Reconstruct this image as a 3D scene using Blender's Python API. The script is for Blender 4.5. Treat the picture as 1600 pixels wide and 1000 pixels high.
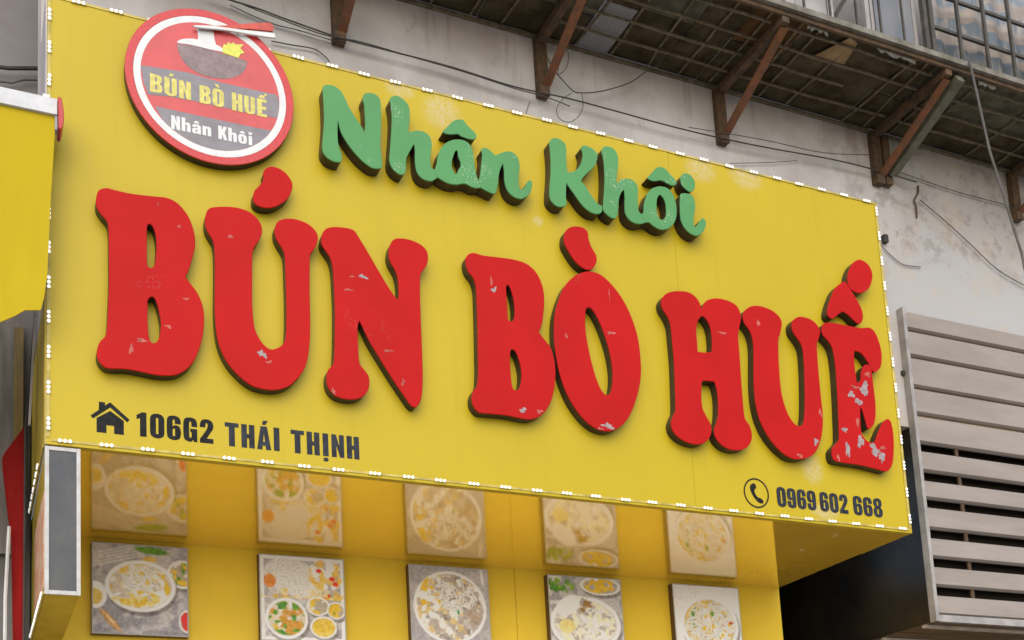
import bpy, math, random
import numpy as np
from mathutils import Matrix, Vector
from mathutils.geometry import tessellate_polygon
random.seed(7)
scene=bpy.context.scene
for o in list(bpy.data.objects): bpy.data.objects.remove(o)
# ---------------------------------------------------------------- camera
cam_d=bpy.data.cameras.new('camera'); cam=bpy.data.objects.new('camera',cam_d)
scene.collection.objects.link(cam); scene.camera=cam
cam_d.sensor_width=36; cam_d.lens=41.88; cam_d.shift_y=0.3897; cam_d.clip_end=500
right=Vector((0.90612839,-0.41942527,-0.05489783)); down=Vector((0.01300209,0.15733661,-0.98745944)); fwd=Vector((0.42280288,0.89405125,0.14802058))
m=Matrix((right,-down,-fwd)).transposed().to_4x4(); m.translation=Vector((-0.310052,-4.852865,1.510778)); cam.matrix_world=m
# ---------------------------------------------------------------- sky, sun, exposure
SUN_EL,SUN_AZ=math.radians(38),math.radians(200)      # azimuth clockwise from +Y (the sun stands behind the viewer, a little left)
world=bpy.data.worlds.new('World'); scene.world=world; world.use_nodes=True
wn=world.node_tree; sky=wn.nodes.new('ShaderNodeTexSky'); sky.sky_type='NISHITA'; sky.sun_disc=False
sky.sun_elevation=SUN_EL; sky.sun_rotation=SUN_AZ; sky.air_density=1.0; sky.dust_density=1.5; sky.ozone_density=0.5
bg=wn.nodes['Background']; bg.inputs['Strength'].default_value=0.13; wn.links.new(sky.outputs[0],bg.inputs[0])
sun_d=bpy.data.lights.new('sun','SUN'); sun_d.energy=1.6; sun_d.angle=math.radians(85); sun_d.color=(1,.97,.925)
sun=bpy.data.objects.new('sun',sun_d); scene.collection.objects.link(sun)
to_sun=Vector((math.sin(SUN_AZ)*math.cos(SUN_EL),math.cos(SUN_AZ)*math.cos(SUN_EL),math.sin(SUN_EL)))
sun.rotation_euler=to_sun.to_track_quat('Z','Y').to_euler(); sun.location=(-3,-8,12)
scene.view_settings.view_transform='Standard'; scene.view_settings.look='None'; scene.view_settings.gamma=1; scene.view_settings.exposure=0.72
scene.render.resolution_x=1024; scene.render.resolution_y=640
# outlines of letters and emblem, millimetres in the plane of the sign: (x, z, 1=corner)
OUT={
'B1':[[(188,4473),(199,4507),(229,4524),(262,4522),(330,4520),(416,4527),(477,4532),(525,4511),(564,4461),(585,4397),(589,4339),(577,4278),(560,4217),(546,4184,1),(568,4156),(598,4114),(618,4055),(620,3979),(608,3901),(585,3831),(554,3779),(510,3743),(467,3730),(416,3727),(358,3732),(299,3735),(233,3728),(205,3742),(189,3772),(190,3808),(201,3839),(221,3866),(228,3906),(233,3999),(237,4111),(237,4233),(236,4345),(228,4377),(207,4401),(188,4435)],[(390,4367),(393,4389),(404,4397),(418,4380),(427,4341),(428,4288),(423,4230),(413,4204),(400,4200),(390,4214),(389,4281)],[(390,4025),(390,4049),(401,4067),(416,4068),(428,4041),(438,3996),(443,3950),(437,3902),(426,3874),(409,3865),(397,3877),(391,3913),(389,3969)]],
'U1':[[(633,4469),(644,4511),(672,4531),(741,4547),(794,4548),(841,4533),(872,4498),(879,4457),(865,4414),(841,4372),(833,4328),(830,4213),(828,4100),(836,4001),(859,3949),(885,3921),(912,3914),(949,3935),(968,3966),(975,4023),(979,4126),(979,4240),(978,4355),(970,4388),(951,4419),(937,4451),(937,4491),(954,4524),(993,4544),(1042,4548),(1092,4535),(1124,4506),(1131,4472),(1116,4428),(1093,4389),(1090,4353),(1085,4202),(1083,4052),(1074,3937),(1055,3855),(1021,3799),(977,3754),(923,3730),(870,3726),(813,3737),(756,3778),(711,3832),(682,3899),(670,3974),(667,4073),(670,4207),(671,4319),(666,4369),(649,4399),(635,4430)]],
'U1a':[[(843,4617),(851,4648),(877,4682),(891,4709),(892,4744),(906,4768),(934,4782),(972,4776),(1004,4752),(1022,4714),(1013,4671),(990,4631),(945,4592),(901,4575),(864,4578),(846,4592)]],
'N1':[[(1147,4478),(1156,4513),(1182,4538),(1223,4550),(1270,4554),(1303,4548),(1325,4518),(1365,4453),(1414,4370),(1468,4282),(1501,4244,1),(1506,4289),(1504,4347),(1493,4389),(1472,4424),(1464,4462),(1472,4508),(1493,4542),(1527,4555),(1576,4556),(1625,4543),(1653,4518),(1659,4480),(1647,4438),(1623,4403),(1615,4377),(1610,4278),(1608,4131),(1607,3985),(1605,3889),(1597,3801),(1583,3757),(1563,3735),(1540,3741),(1508,3784),(1459,3854),(1406,3936),(1353,4023),(1323,4089),(1310,4111,1),(1301,4072),(1301,3986),(1304,3911),(1324,3882),(1345,3852),(1345,3805),(1326,3765),(1291,3739),(1241,3730),(1191,3737),(1160,3765),(1149,3805),(1156,3852),(1181,3884),(1188,3922),(1194,4017),(1199,4159),(1198,4273),(1196,4339),(1186,4390),(1164,4424),(1148,4450)]],
'B2':[[(1849,4500),(1860,4533),(1893,4553),(1945,4549),(2039,4556),(2123,4558),(2182,4546),(2228,4507),(2255,4442),(2258,4372),(2249,4301),(2235,4241),(2218,4203,1),(2243,4173),(2277,4132),(2292,4077),(2295,4008),(2283,3926),(2260,3855),(2224,3799),(2180,3763),(2132,3748),(2073,3750),(2004,3754),(1923,3750),(1877,3751),(1850,3779),(1844,3816),(1854,3851),(1875,3881),(1884,3938),(1889,4050),(1894,4185),(1897,4310),(1897,4378),(1885,4422),(1858,4456)],[(2056,4406),(2067,4418),(2080,4399),(2092,4344),(2094,4287),(2086,4245),(2070,4234),(2056,4246),(2056,4314)],[(2058,4076),(2068,4091),(2088,4080),(2103,4037),(2111,3982),(2105,3930),(2091,3894),(2070,3886),(2057,3906),(2054,3973),(2053,4030)]],
'O1':[[(2519,4573),(2582,4570),(2644,4529),(2703,4461),(2748,4373),(2777,4269),(2785,4150),(2776,4042),(2746,3943),(2699,3843),(2643,3778),(2583,3745),(2520,3742),(2460,3767),(2402,3822),(2352,3902),(2319,4000),(2302,4113),(2300,4205),(2310,4300),(2337,4386),(2373,4463),(2420,4519),(2467,4553)],[(2482,4328),(2488,4365),(2505,4379),(2529,4366),(2563,4306),(2594,4216),(2612,4125),(2616,4043),(2602,3959),(2578,3930),(2548,3946),(2521,4006),(2499,4096),(2484,4187),(2478,4269)]],
'O1a':[[(2392,4734),(2407,4773),(2447,4801),(2498,4807),(2528,4789),(2532,4750),(2544,4710),(2567,4672),(2569,4636),(2546,4596),(2519,4581),(2488,4585),(2446,4613),(2412,4660),(2392,4698)]],
'H1':[[(2935,4485),(2957,4523),(2997,4548),(3053,4563),(3114,4565),(3156,4543),(3178,4507),(3183,4478,1),(3198,4515),(3229,4545),(3287,4563),(3355,4562),(3405,4545),(3426,4513),(3430,4474),(3416,4426),(3402,4373),(3400,4273),(3396,4123),(3395,3994),(3398,3915),(3423,3879),(3434,3836),(3425,3791),(3393,3753),(3340,3732),(3284,3731),(3236,3749),(3203,3784),(3196,3822),(3214,3863),(3230,3913),(3238,4002),(3233,4060),(3224,4090,1),(3174,4089),(3146,4081,1),(3137,4018),(3136,3940),(3156,3894),(3177,3858),(3180,3820),(3165,3780),(3126,3746),(3076,3733),(3022,3739),(2971,3761),(2942,3796),(2939,3838),(2958,3879),(2971,3909),(2978,4015),(2985,4161),(2984,4278),(2981,4365),(2964,4411),(2940,4446)],[(3169,4438,1),(3191,4444),(3221,4409),(3231,4356),(3230,4296),(3223,4254,1),(3178,4244),(3136,4242,1),(3137,4302),(3137,4361),(3149,4407)]],
'U2':[[(3442,4487),(3461,4526),(3509,4557),(3570,4567),(3645,4553),(3690,4521),(3698,4483),(3680,4427),(3665,4392),(3657,4312),(3651,4193),(3654,4077),(3681,3977),(3720,3924),(3758,3915),(3784,3944),(3800,4018),(3814,4138),(3824,4271),(3824,4363),(3805,4407),(3771,4448),(3764,4493),(3788,4531),(3837,4552),(3900,4546),(3939,4522),(3957,4485),(3939,4435),(3926,4406),(3920,4311),(3918,4205),(3918,4099),(3919,3994),(3903,3900),(3870,3818),(3825,3762),(3752,3730),(3676,3726),(3604,3762),(3537,3831),(3494,3915),(3475,4014),(3477,4130),(3490,4260),(3495,4352),(3479,4414),(3450,4449)]],
'E1':[[(3969,4500),(3985,4534),(4035,4550),(4148,4552),(4247,4552),(4315,4565),(4353,4541),(4378,4476),(4383,4408),(4369,4344),(4340,4313),(4311,4301),(4279,4351),(4236,4399),(4188,4408,1),(4179,4364),(4179,4269),(4181,4222,1),(4207,4232),(4222,4289),(4243,4326),(4273,4339),(4297,4324),(4298,4279),(4300,4191),(4299,4096),(4286,4021),(4264,3978),(4229,3956),(4214,4005),(4201,4057),(4188,4082,1),(4181,4027),(4177,3934),(4204,3890),(4243,3878),(4269,3891),(4291,3934),(4333,3999),(4370,4031),(4397,4021),(4407,3961),(4400,3866),(4382,3784),(4357,3741),(4321,3721),(4257,3728),(4145,3738),(4033,3739),(3971,3745),(3955,3776),(3963,3816),(4008,3861),(4018,3901),(4029,4035),(4037,4168),(4041,4303),(4033,4395),(4006,4438),(3974,4467)]],
'E1a':[[(4025,4624),(4052,4690),(4092,4759),(4138,4801),(4172,4815),(4208,4773),(4250,4711),(4276,4653),(4270,4603),(4241,4575),(4210,4587),(4172,4615),(4134,4632,1),(4099,4609),(4054,4575),(4024,4590)]],
'E1b':[[(4194,4853),(4227,4922),(4265,4960),(4308,4973),(4356,4953),(4378,4908),(4369,4857),(4336,4802),(4282,4767),(4232,4767),(4197,4791)]],
'gN':[[(1173,5204),(1177,5230),(1197,5242),(1230,5244),(1259,5227),(1278,5196),(1300,5148),(1332,5100),(1358,5063),(1365,5040,1),(1372,5085),(1371,5141),(1370,5184),(1364,5211),(1371,5238),(1392,5252),(1426,5254),(1449,5233),(1452,5190),(1449,5096),(1442,5002),(1446,4932),(1446,4890),(1431,4876),(1397,4872),(1358,4891),(1319,4924),(1280,4971),(1252,5020),(1241,5074,1),(1237,5024),(1237,4975),(1240,4947),(1252,4908),(1253,4881),(1244,4866),(1217,4862),(1185,4872),(1166,4895),(1162,4929),(1169,4993),(1175,5064),(1175,5149)]],
'gh':[[(1498,5245),(1516,5268),(1544,5273),(1575,5258),(1592,5233),(1596,5197),(1592,5153),(1585,5109,1),(1593,5101),(1625,5116),(1664,5119),(1692,5101),(1701,5064),(1693,5011),(1689,4967),(1693,4942),(1709,4934,1),(1723,4897,1),(1695,4873),(1666,4868),(1635,4879),(1616,4907),(1611,4956),(1613,5007),(1611,5044,1),(1592,5009),(1569,4961),(1564,4917),(1559,4883),(1541,4869),(1514,4877),(1491,4900),(1483,4934),(1490,4999),(1498,5073),(1504,5146),(1503,5203)]],
'ga':[[(1709,4934,1),(1721,4967),(1728,5005),(1742,5044),(1766,5079),(1796,5104),(1836,5121),(1873,5123),(1898,5110),(1913,5077),(1917,5026),(1922,4976),(1928,4944),(1937,4931,1),(1945,4893,1),(1922,4885),(1897,4886),(1868,4895),(1846,4891),(1817,4880),(1780,4878),(1752,4884),(1723,4897,1)],[(1822,5057),(1833,5058),(1835,5029),(1845,5002),(1843,4980),(1831,4959),(1820,4938),(1809,4943),(1798,4970),(1801,5000),(1812,5035)]],
'gac':[[(1762,5147),(1785,5175),(1812,5207),(1842,5227),(1871,5231),(1889,5211),(1913,5191),(1934,5174),(1935,5152),(1918,5139),(1888,5137),(1859,5141),(1838,5149),(1816,5142),(1786,5136),(1768,5138)]],
'gn':[[(1937,4931,1),(1945,4959),(1955,5020),(1962,5066),(1959,5095),(1971,5109),(1994,5109),(2019,5094),(2033,5084),(2056,5097),(2088,5116),(2122,5122),(2151,5106),(2162,5068),(2156,5014),(2150,4961),(2156,4936),(2167,4931),(2188,4958),(2201,4983),(2217,4992),(2225,4973),(2217,4938),(2196,4904),(2164,4882),(2134,4879),(2104,4891),(2083,4916),(2074,4959),(2075,5011),(2071,5048,1),(2055,5014),(2046,4982),(2038,4936),(2026,4889),(2010,4875),(1984,4880),(1963,4886),(1945,4893,1)]],
'gK':[[(2336,5222),(2348,5244),(2372,5257),(2403,5254),(2426,5236),(2430,5204),(2427,5150),(2428,5091),(2443,5086),(2471,5100),(2502,5134),(2518,5171),(2524,5206),(2516,5234),(2531,5253),(2559,5255),(2594,5242),(2610,5223),(2603,5184),(2583,5146),(2548,5108),(2514,5070),(2504,5051,1),(2522,5035),(2544,5004),(2570,4969),(2596,4945),(2615,4938),(2613,4909),(2595,4892),(2560,4888),(2526,4900),(2494,4926),(2462,4966),(2430,5005),(2418,5021,1),(2414,4988),(2410,4935),(2412,4909),(2395,4889),(2360,4882),(2334,4896),(2319,4919),(2320,4968),(2330,5036),(2337,5116),(2337,5182)]],
'gh2':[[(2636,5246),(2645,5269),(2667,5281),(2699,5281),(2723,5263),(2733,5227),(2727,5179),(2717,5129),(2711,5083,1),(2732,5105),(2766,5123),(2799,5127),(2827,5113),(2839,5081),(2833,5032),(2831,4984),(2832,4958),(2846,4943,1),(2864,4898,1),(2837,4886),(2801,4884),(2770,4898),(2751,4927),(2750,4967),(2755,5016),(2754,5059,1),(2734,5035),(2718,4994),(2711,4946),(2704,4911),(2690,4888),(2669,4884),(2645,4895),(2623,4914),(2622,4940),(2632,5009),(2642,5092),(2645,5173),(2641,5220)]],
'go':[[(2846,4943,1),(2861,4957),(2866,4992),(2879,5035),(2901,5078),(2933,5108),(2975,5126),(3016,5127),(3044,5109),(3061,5074),(3068,5028),(3063,4978),(3044,4933),(3011,4899),(2972,4881),(2939,4882),(2911,4893),(2890,4905),(2864,4898,1)],[(2959,5066),(2971,5077),(2985,5068),(2998,5047),(3002,5014),(2999,4972),(2987,4946),(2970,4937),(2952,4945),(2943,4974),(2944,5008),(2949,5044)]],
'goc':[[(2902,5160),(2928,5186),(2953,5220),(2984,5238),(3014,5237),(3042,5212),(3070,5190),(3080,5175),(3075,5157),(3051,5147),(3022,5152),(2996,5160),(2974,5159),(2947,5149),(2921,5147)]],
'gid':[[(3107,5202),(3123,5228),(3146,5239),(3176,5232),(3195,5208),(3198,5181),(3188,5154),(3163,5135),(3138,5143),(3113,5165)]],
'gi':[[(3096,5096),(3105,5113),(3132,5121),(3162,5120),(3183,5101),(3187,5060),(3176,5009),(3167,4966),(3172,4940),(3188,4949),(3210,4981),(3227,4999),(3245,4989),(3245,4961),(3224,4922),(3195,4895),(3164,4888),(3127,4902),(3100,4931),(3088,4970),(3089,5025)]],
'bowl':[[(525,5275,1),(571,5284),(623,5287),(675,5286),(754,5282),(802,5280),(833,5274,1),(826,5243),(806,5208),(768,5178),(720,5159),(668,5153),(616,5160),(569,5183),(539,5224)]],
'noodle':[[(527,5286),(550,5306),(592,5320),(615,5321,1),(618,5339),(613,5373,1),(645,5380),(685,5383,1),(689,5348),(696,5319,1),(713,5316),(726,5305),(728,5292,1),(675,5289),(623,5289),(571,5287),(540,5282)]],
'herb':[[(725,5287,1),(724,5310),(731,5333,1),(745,5331,1),(748,5348,1),(761,5341,1),(774,5353,1),(782,5343,1),(819,5356,1),(803,5332,1),(822,5313,1),(803,5303,1),(794,5281,1),(760,5284)]],
'chopA':[[(594,5371,1),(675,5392),(781,5407),(890,5424),(956,5435,1),(961,5414,1),(917,5406),(808,5395),(728,5386),(601,5364,1)]],
'chopB':[[(617,5380,1),(702,5406),(782,5435),(864,5466),(941,5490,1),(956,5475,1),(951,5449,1),(863,5434),(782,5414),(701,5393),(617,5373,1)]],
'band1':[[(372,5132,1),(569,5151,1),(725,5140,1),(963,5144,1),(980,5093,1),(973,5029,1),(840,5022,1),(670,5021,1),(496,5016,1),(402,5001,1),(383,5055,1)]],
'band2':[[(429,4954,1),(618,4955,1),(838,4958,1),(952,4962,1),(912,4899,1),(852,4847,1),(771,4805,1),(692,4784,1),(615,4789,1),(544,4817,1),(474,4874,1)]],
}
SCUFF=[(866,3886,25,26),(893,3852,17,12),(847,4003,11,9),(1335,4329,27,16),(1284,4320,18,6),(1990,4380,17,23),(1979,4421,10,26),(2106,3790,24,19),(2194,3795,27,13),(2570,3767,47,20),(2522,3748,21,13),(1508,3847,12,19),(1450,3790,9,18),(1440,3988,31,9),(1175,3756,15,24),(2960,4258,8,32),(3436,4538,4,4),(3297,4371,49,7),(4231,4188,37,58),(4131,4144,27,34),(4184,4107,36,23),(4172,4191,45,11),(4060,3928,22,22),(4164,3875,27,53),(4156,3984,13,45),(4259,3837,50,42),(4304,3798,27,45),(4065,3826,18,67),(4320,3856,27,15),(3902,4007,13,33),(3852,3838,17,37),(3735,3746,25,15),(3640,4609,60,8),(3540,4464,13,33),(323,3826,10,39),(366,3869,36,11),(545,4084,27,6),(473,3948,21,9),(523,4409,11,9),(437,4494,5,12),(740,4405,22,9),(1266,4252,36,6),(2623,4263,29,14),(2367,4206,11,17),(2628,4469,4,42),(3724,4605,26,11),(4123,3723,45,11),(3996,3764,13,33),(4261,4278,37,15)]
BLEACH=[(3292,5334,92,69),(3589,5362,105,79),(3860,3704,69,81),(1788,5298,95,90),(1577,5362,72,41),(2278,4827,29,28),(3919,3469,87,44)]
WIRE={
'w1':[(734,5916),(817,5906),(989,5898),(1117,5882),(1413,5855),(1653,5856),(2010,5857),(2384,5838),(2698,5853),(3025,5852),(3365,5848),(3721,5856),(4095,5877),(4537,5911),(4843,5919),(5239,5910)],
'w2':[(771,5931),(863,5906),(1052,5877),(1313,5848),(1515,5862),(1794,5854),(2083,5846),(2383,5826),(2557,5825),(2715,5806)],
'w3':[(1063,5771),(1163,5778),(1278,5788),(1336,5762),(1359,5736)],
'w4':[(5041,5991),(5329,5970),(5660,5952),(6006,5952),(6273,5947)],
'w5':[(5292,5822),(5409,5762),(5563,5676),(5718,5580),(5927,5451),(6180,5378)],
'w6':[(4918,5455),(4983,5394),(5092,5340),(5243,5351)],
'w7':[(2593,6067),(2621,6008),(2684,5947),(2742,5903),(2803,5907),(2928,5951),(3103,6044),(3217,6139),(3277,6196)],
'w8':[(2803,5907),(2806,5841),(2772,5766),(2708,5715),(2649,5724),(2637,5779),(2682,5849),(2742,5903)],
'w9':[(2692,6173),(2724,6115),(2702,6030),(2651,5977),(2663,6047),(2693,6126)],
'w10':[(-173,5612),(-93,5636),(-12,5670),(26,5687)],
'w11':[(-173,5545),(-66,5589),(-12,5624),(26,5645)],
'w12':[(863,5910),(1052,5870),(1214,5870),(1430,5860)],
'w14':[(3498,5868),(3817,5899),(4099,5920),(4490,5939),(4855,6010)],
'w15':[(2490,5807),(2471,5757),(2461,5724)],
'w16':[(3801,5738),(4087,5808),(4310,5872)],
'w13':[(5301,5928),(5294,5877),(5253,5814),(5263,5772),(5258,5695)],
}
# ---------------------------------------------------------------- materials
def lin(c):
    return tuple((v/255/12.92 if v/255<=.04045 else ((v/255+.055)/1.055)**2.4) for v in c)
MATS={}
def mat(name,col,rough=.5,metal=0,var=.0,scale=6,col2=None,stretch=(1,1,1),bump=0,bscale=60,coat=0,coat_ior=1.5,coat_rough=.05,emit=0,spec=.5,thr=(.35,.65),detail=4):
    m=bpy.data.materials.new(name); m.use_nodes=True; t=m.node_tree; b=t.nodes['Principled BSDF']
    b.inputs['Base Color'].default_value=(*col,1); b.inputs['Roughness'].default_value=rough; b.inputs['Metallic'].default_value=metal
    b.inputs['Specular IOR Level'].default_value=spec
    b.inputs['Coat Weight'].default_value=coat; b.inputs['Coat IOR'].default_value=coat_ior; b.inputs['Coat Roughness'].default_value=coat_rough
    if emit:
        b.inputs['Emission Color'].default_value=(*col,1); b.inputs['Emission Strength'].default_value=emit
    geo=t.nodes.new('ShaderNodeNewGeometry'); mp=t.nodes.new('ShaderNodeMapping'); mp.inputs['Scale'].default_value=stretch
    t.links.new(geo.outputs['Position'],mp.inputs[0])
    if var or col2:
        n=t.nodes.new('ShaderNodeTexNoise'); n.inputs['Scale'].default_value=scale; n.inputs['Detail'].default_value=detail; n.inputs['Roughness'].default_value=.62
        t.links.new(mp.outputs[0],n.inputs[0])
        r=t.nodes.new('ShaderNodeValToRGB'); e=r.color_ramp.elements
        e[0].position,e[1].position=thr
        a=col if col2 else tuple(v*(1-var) for v in col); c=col2 if col2 else tuple(min(1,v*(1+var)) for v in col)
        e[0].color=(*a,1); e[1].color=(*c,1)
        t.links.new(n.outputs[0],r.inputs[0]); t.links.new(r.outputs[0],b.inputs['Base Color'])
    if bump:
        n2=t.nodes.new('ShaderNodeTexNoise'); n2.inputs['Scale'].default_value=bscale; n2.inputs['Detail'].default_value=5
        t.links.new(mp.outputs[0],n2.inputs[0]); bp=t.nodes.new('ShaderNodeBump'); bp.inputs['Strength'].default_value=bump; bp.inputs['Distance'].default_value=.01
        t.links.new(n2.outputs[0],bp.inputs['Height']); t.links.new(bp.outputs[0],b.inputs['Normal'])
    MATS[name]=m; return m
class NT:   # a few shorthands for longer node trees
    def __init__(s,m): s.t=m.node_tree; s.n=s.t.nodes; s.b=s.n['Principled BSDF']
    def node(s,k,**kw):
        x=s.n.new(k)
        for a,v in kw.items(): setattr(x,a,v)
        return x
    def link(s,a,b): s.t.links.new(a,b)
    def pos(s,stretch=None):
        g=s.node('ShaderNodeNewGeometry')
        if not stretch: return g.outputs['Position']
        mp=s.node('ShaderNodeMapping'); mp.inputs['Scale'].default_value=stretch; s.link(g.outputs['Position'],mp.inputs[0]); return mp.outputs[0]
    def noise(s,scale,vec,detail=4,rough=.6):
        x=s.node('ShaderNodeTexNoise'); x.inputs['Scale'].default_value=scale; x.inputs['Detail'].default_value=detail; x.inputs['Roughness'].default_value=rough; s.link(vec,x.inputs[0]); return x.outputs[0]
    def ramp(s,v,a,b):
        x=s.node('ShaderNodeMapRange',interpolation_type='SMOOTHSTEP'); x.inputs[1].default_value=a; x.inputs[2].default_value=b; s.link(v,x.inputs[0]); return x.outputs[0]
    def mix(s,f,a,b):
        x=s.node('ShaderNodeMix',data_type='RGBA')
        if isinstance(f,(int,float)): x.inputs[0].default_value=f
        else: s.link(f,x.inputs[0])
        for i,c in ((6,a),(7,b)):
            if isinstance(c,tuple): x.inputs[i].default_value=(*c,1)
            else: s.link(c,x.inputs[i])
        return x.outputs[2]
    def math(s,op,a,b=0):
        x=s.node('ShaderNodeMath',operation=op)
        for i,v in ((0,a),(1,b)):
            if isinstance(v,(int,float)): x.inputs[i].default_value=v
            else: s.link(v,x.inputs[i])
        return x.outputs[0]
# ---------------------------------------------------------------- mesh helpers
class MB:
    def __init__(s): s.v=[]; s.f=[]
    def add(s,vs,fs):
        o=len(s.v); s.v+=[tuple(p) for p in vs]; s.f+=[tuple(i+o for i in f) for f in fs]; return s
    def box(s,x0,x1,y0,y1,z0,z1):
        v=[(x,y,z) for z in(z0,z1) for y in(y0,y1) for x in(x0,x1)]
        return s.add(v,[(0,2,3,1),(4,5,7,6),(0,1,5,4),(2,6,7,3),(0,4,6,2),(1,3,7,5)])
    def bar(s,a,b,w,h,up=(0,0,1)):     # a beam from a to b, w wide and h deep
        a,b=Vector(a),Vector(b); d=(b-a).normalized(); u=Vector(up); x=d.cross(u)
        if x.length<1e-4: x=d.cross(Vector((0,1,0)))
        x.normalize(); u=x.cross(d); x*=w/2; u*=h/2
        v=[p+sx*x+sz*u for p in(a,b) for sx,sz in((-1,-1),(1,-1),(1,1),(-1,1))]
        return s.add(v,[(3,2,1,0),(4,5,6,7),(0,1,5,4),(1,2,6,5),(2,3,7,6),(3,0,4,7)])
    def tube(s,pts,r,n=6):
        pts=[Vector(p) for p in pts]; o=len(s.v)
        for i,p in enumerate(pts):
            d=(pts[min(i+1,len(pts)-1)]-pts[max(i-1,0)]).normalized(); x=d.cross(Vector((.13,.21,.97))); x.normalize(); y=d.cross(x)
            for k in range(n):
                a=2*math.pi*k/n; s.v.append(tuple(p+r*(math.cos(a)*x+math.sin(a)*y)))
        for i in range(len(pts)-1):
            for k in range(n):
                s.f.append((o+i*n+k,o+i*n+(k+1)%n,o+(i+1)*n+(k+1)%n,o+(i+1)*n+k))
        s.f.append(tuple(o+k for k in range(n))); s.f.append(tuple(o+(len(pts)-1)*n+k for k in range(n))); return s
    def prism(s,loops,yf,yb,bev=.0,back=False):   # loops in (x,z); front cap at yf, walls to yb
        ins=[offset(lp,-bev) for lp in loops] if bev else loops
        flat=[Vector((p[0],p[1],0)) for lp in ins for p in lp]
        tri=tessellate_polygon([[Vector((p[0],p[1],0)) for p in lp] for lp in ins])
        def cap(y,flip):
            fs=[]
            for t in tri:
                a,b,c=(flat[i] for i in t); ccw=(b-a).cross(c-a).z>0
                fs.append(t if ccw!=flip else t[::-1])
            s.add([(p.x,y,p.y) for p in flat],fs)
        cap(yf,False)
        if back: cap(yb,True)
        for lp,li in zip(loops,ins):
            n=len(lp); rings=([(li,yf)] if bev else [])+[(lp,yf+bev),(lp,yb)]
            for (A,ya),(B,yb_) in zip(rings,rings[1:]):
                v=[(p[0],ya,p[1]) for p in A]+[(p[0],yb_,p[1]) for p in B]
                s.add(v,[(i,n+i,n+(i+1)%n,(i+1)%n) for i in range(n)])
        return s
    def obj(s,name,material,parent=None,smooth=False,label=None,origin=None):
        L=Vector(origin) if origin is not None else (root_loc(parent) if parent else None)
        if L is None:
            xs=np.array(s.v); L=Vector(((xs[:,0].min()+xs[:,0].max())/2,(xs[:,1].min()+xs[:,1].max())/2,xs[:,2].min()))
        me=bpy.data.meshes.new(name); me.from_pydata([tuple(Vector(p)-L) for p in s.v],[],s.f); me.validate(); me.update()
        if material: me.materials.append(material)
        if smooth: me.polygons.foreach_set('use_smooth',[True]*len(me.polygons))
        o=bpy.data.objects.new(name,me); scene.collection.objects.link(o)
        if parent: o.parent=parent
        else: o.location=L
        if label: o['label']=label
        return o
def root_loc(o):
    L=Vector((0,0,0))
    while o: L+=o.location; o=o.parent
    return L
def offset(lp,d):            # d<0 shrinks an outer loop (orientation aware through signed area of the set handled by caller)
    n=len(lp); out=[]
    for i in range(n):
        a,b,c=lp[i-1],lp[i],lp[(i+1)%n]
        t=Vector((c[0]-a[0],c[1]-a[1]))
        if t.length<1e-9: out.append(b); continue
        t.normalize(); out.append((b[0]+t.y*d,b[1]-t.x*d))
    return out
def area(lp): return .5*sum(lp[i-1][0]*lp[i][1]-lp[i][0]*lp[i-1][1] for i in range(len(lp)))
def orient(loops):           # outer counter-clockwise, holes clockwise, so that offset(-d) always eats into the material
    return [lp if (area(lp)>0)==(k==0) else lp[::-1] for k,lp in enumerate(loops)]
def smooth_loop(pts,sub=4):  # Catmull-Rom through the points, breaking at corners
    n=len(pts); out=[]; P=[Vector(p[:2]) for p in pts]; C=[len(p)>2 and p[2] for p in pts]
    for i in range(n):
        p1,p2=P[i],P[(i+1)%n]; p0=p1 if C[i] else P[i-1]; p3=p2 if C[(i+1)%n] else P[(i+2)%n]
        if C[i]: p0=p1-(p2-p1)*.5
        if C[(i+1)%n]: p3=p2+(p2-p1)*.5
        for k in range(sub):
            t=k/sub; q=.5*((2*p1)+(p2-p0)*t+(2*p0-5*p1+4*p2-p3)*t*t+(3*p1-p0-3*p2+p3)*t**3); out.append((q.x,q.y))
    return out
def shape(key,sub=4): return orient([smooth_loop([(p[0]/1000,p[1]/1000)+tuple(p[2:]) for p in lp],sub) for lp in OUT[key]])
def thing(name,label,cat,loc,group=None):
    o=bpy.data.objects.new(name,None); scene.collection.objects.link(o); o.location=loc; o.empty_display_size=.1
    o['label']=label; o['category']=cat
    if group: o['group']=group
    return o
def tag(o,label,cat,group=None):
    o['label']=label; o['category']=cat
    if group: o['group']=group
    return o
def rrect(x0,z0,x1,z1,r,n=5):
    out=[]
    for cx,cz,a0 in((x1-r,z1-r,0),(x0+r,z1-r,90),(x0+r,z0+r,180),(x1-r,z0+r,270)):
        for k in range(n+1):
            a=math.radians(a0+90*k/n); out.append((cx+r*math.cos(a),cz+r*math.sin(a)))
    return out
def ellipse(cx,cz,rx,rz,n=48,rot=0):
    return [(cx+rx*math.cos(a)*math.cos(rot)-rz*math.sin(a)*math.sin(rot),cz+rx*math.cos(a)*math.sin(rot)+rz*math.sin(a)*math.cos(rot)) for a in (2*math.pi*k/n for k in range(n))]
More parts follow.
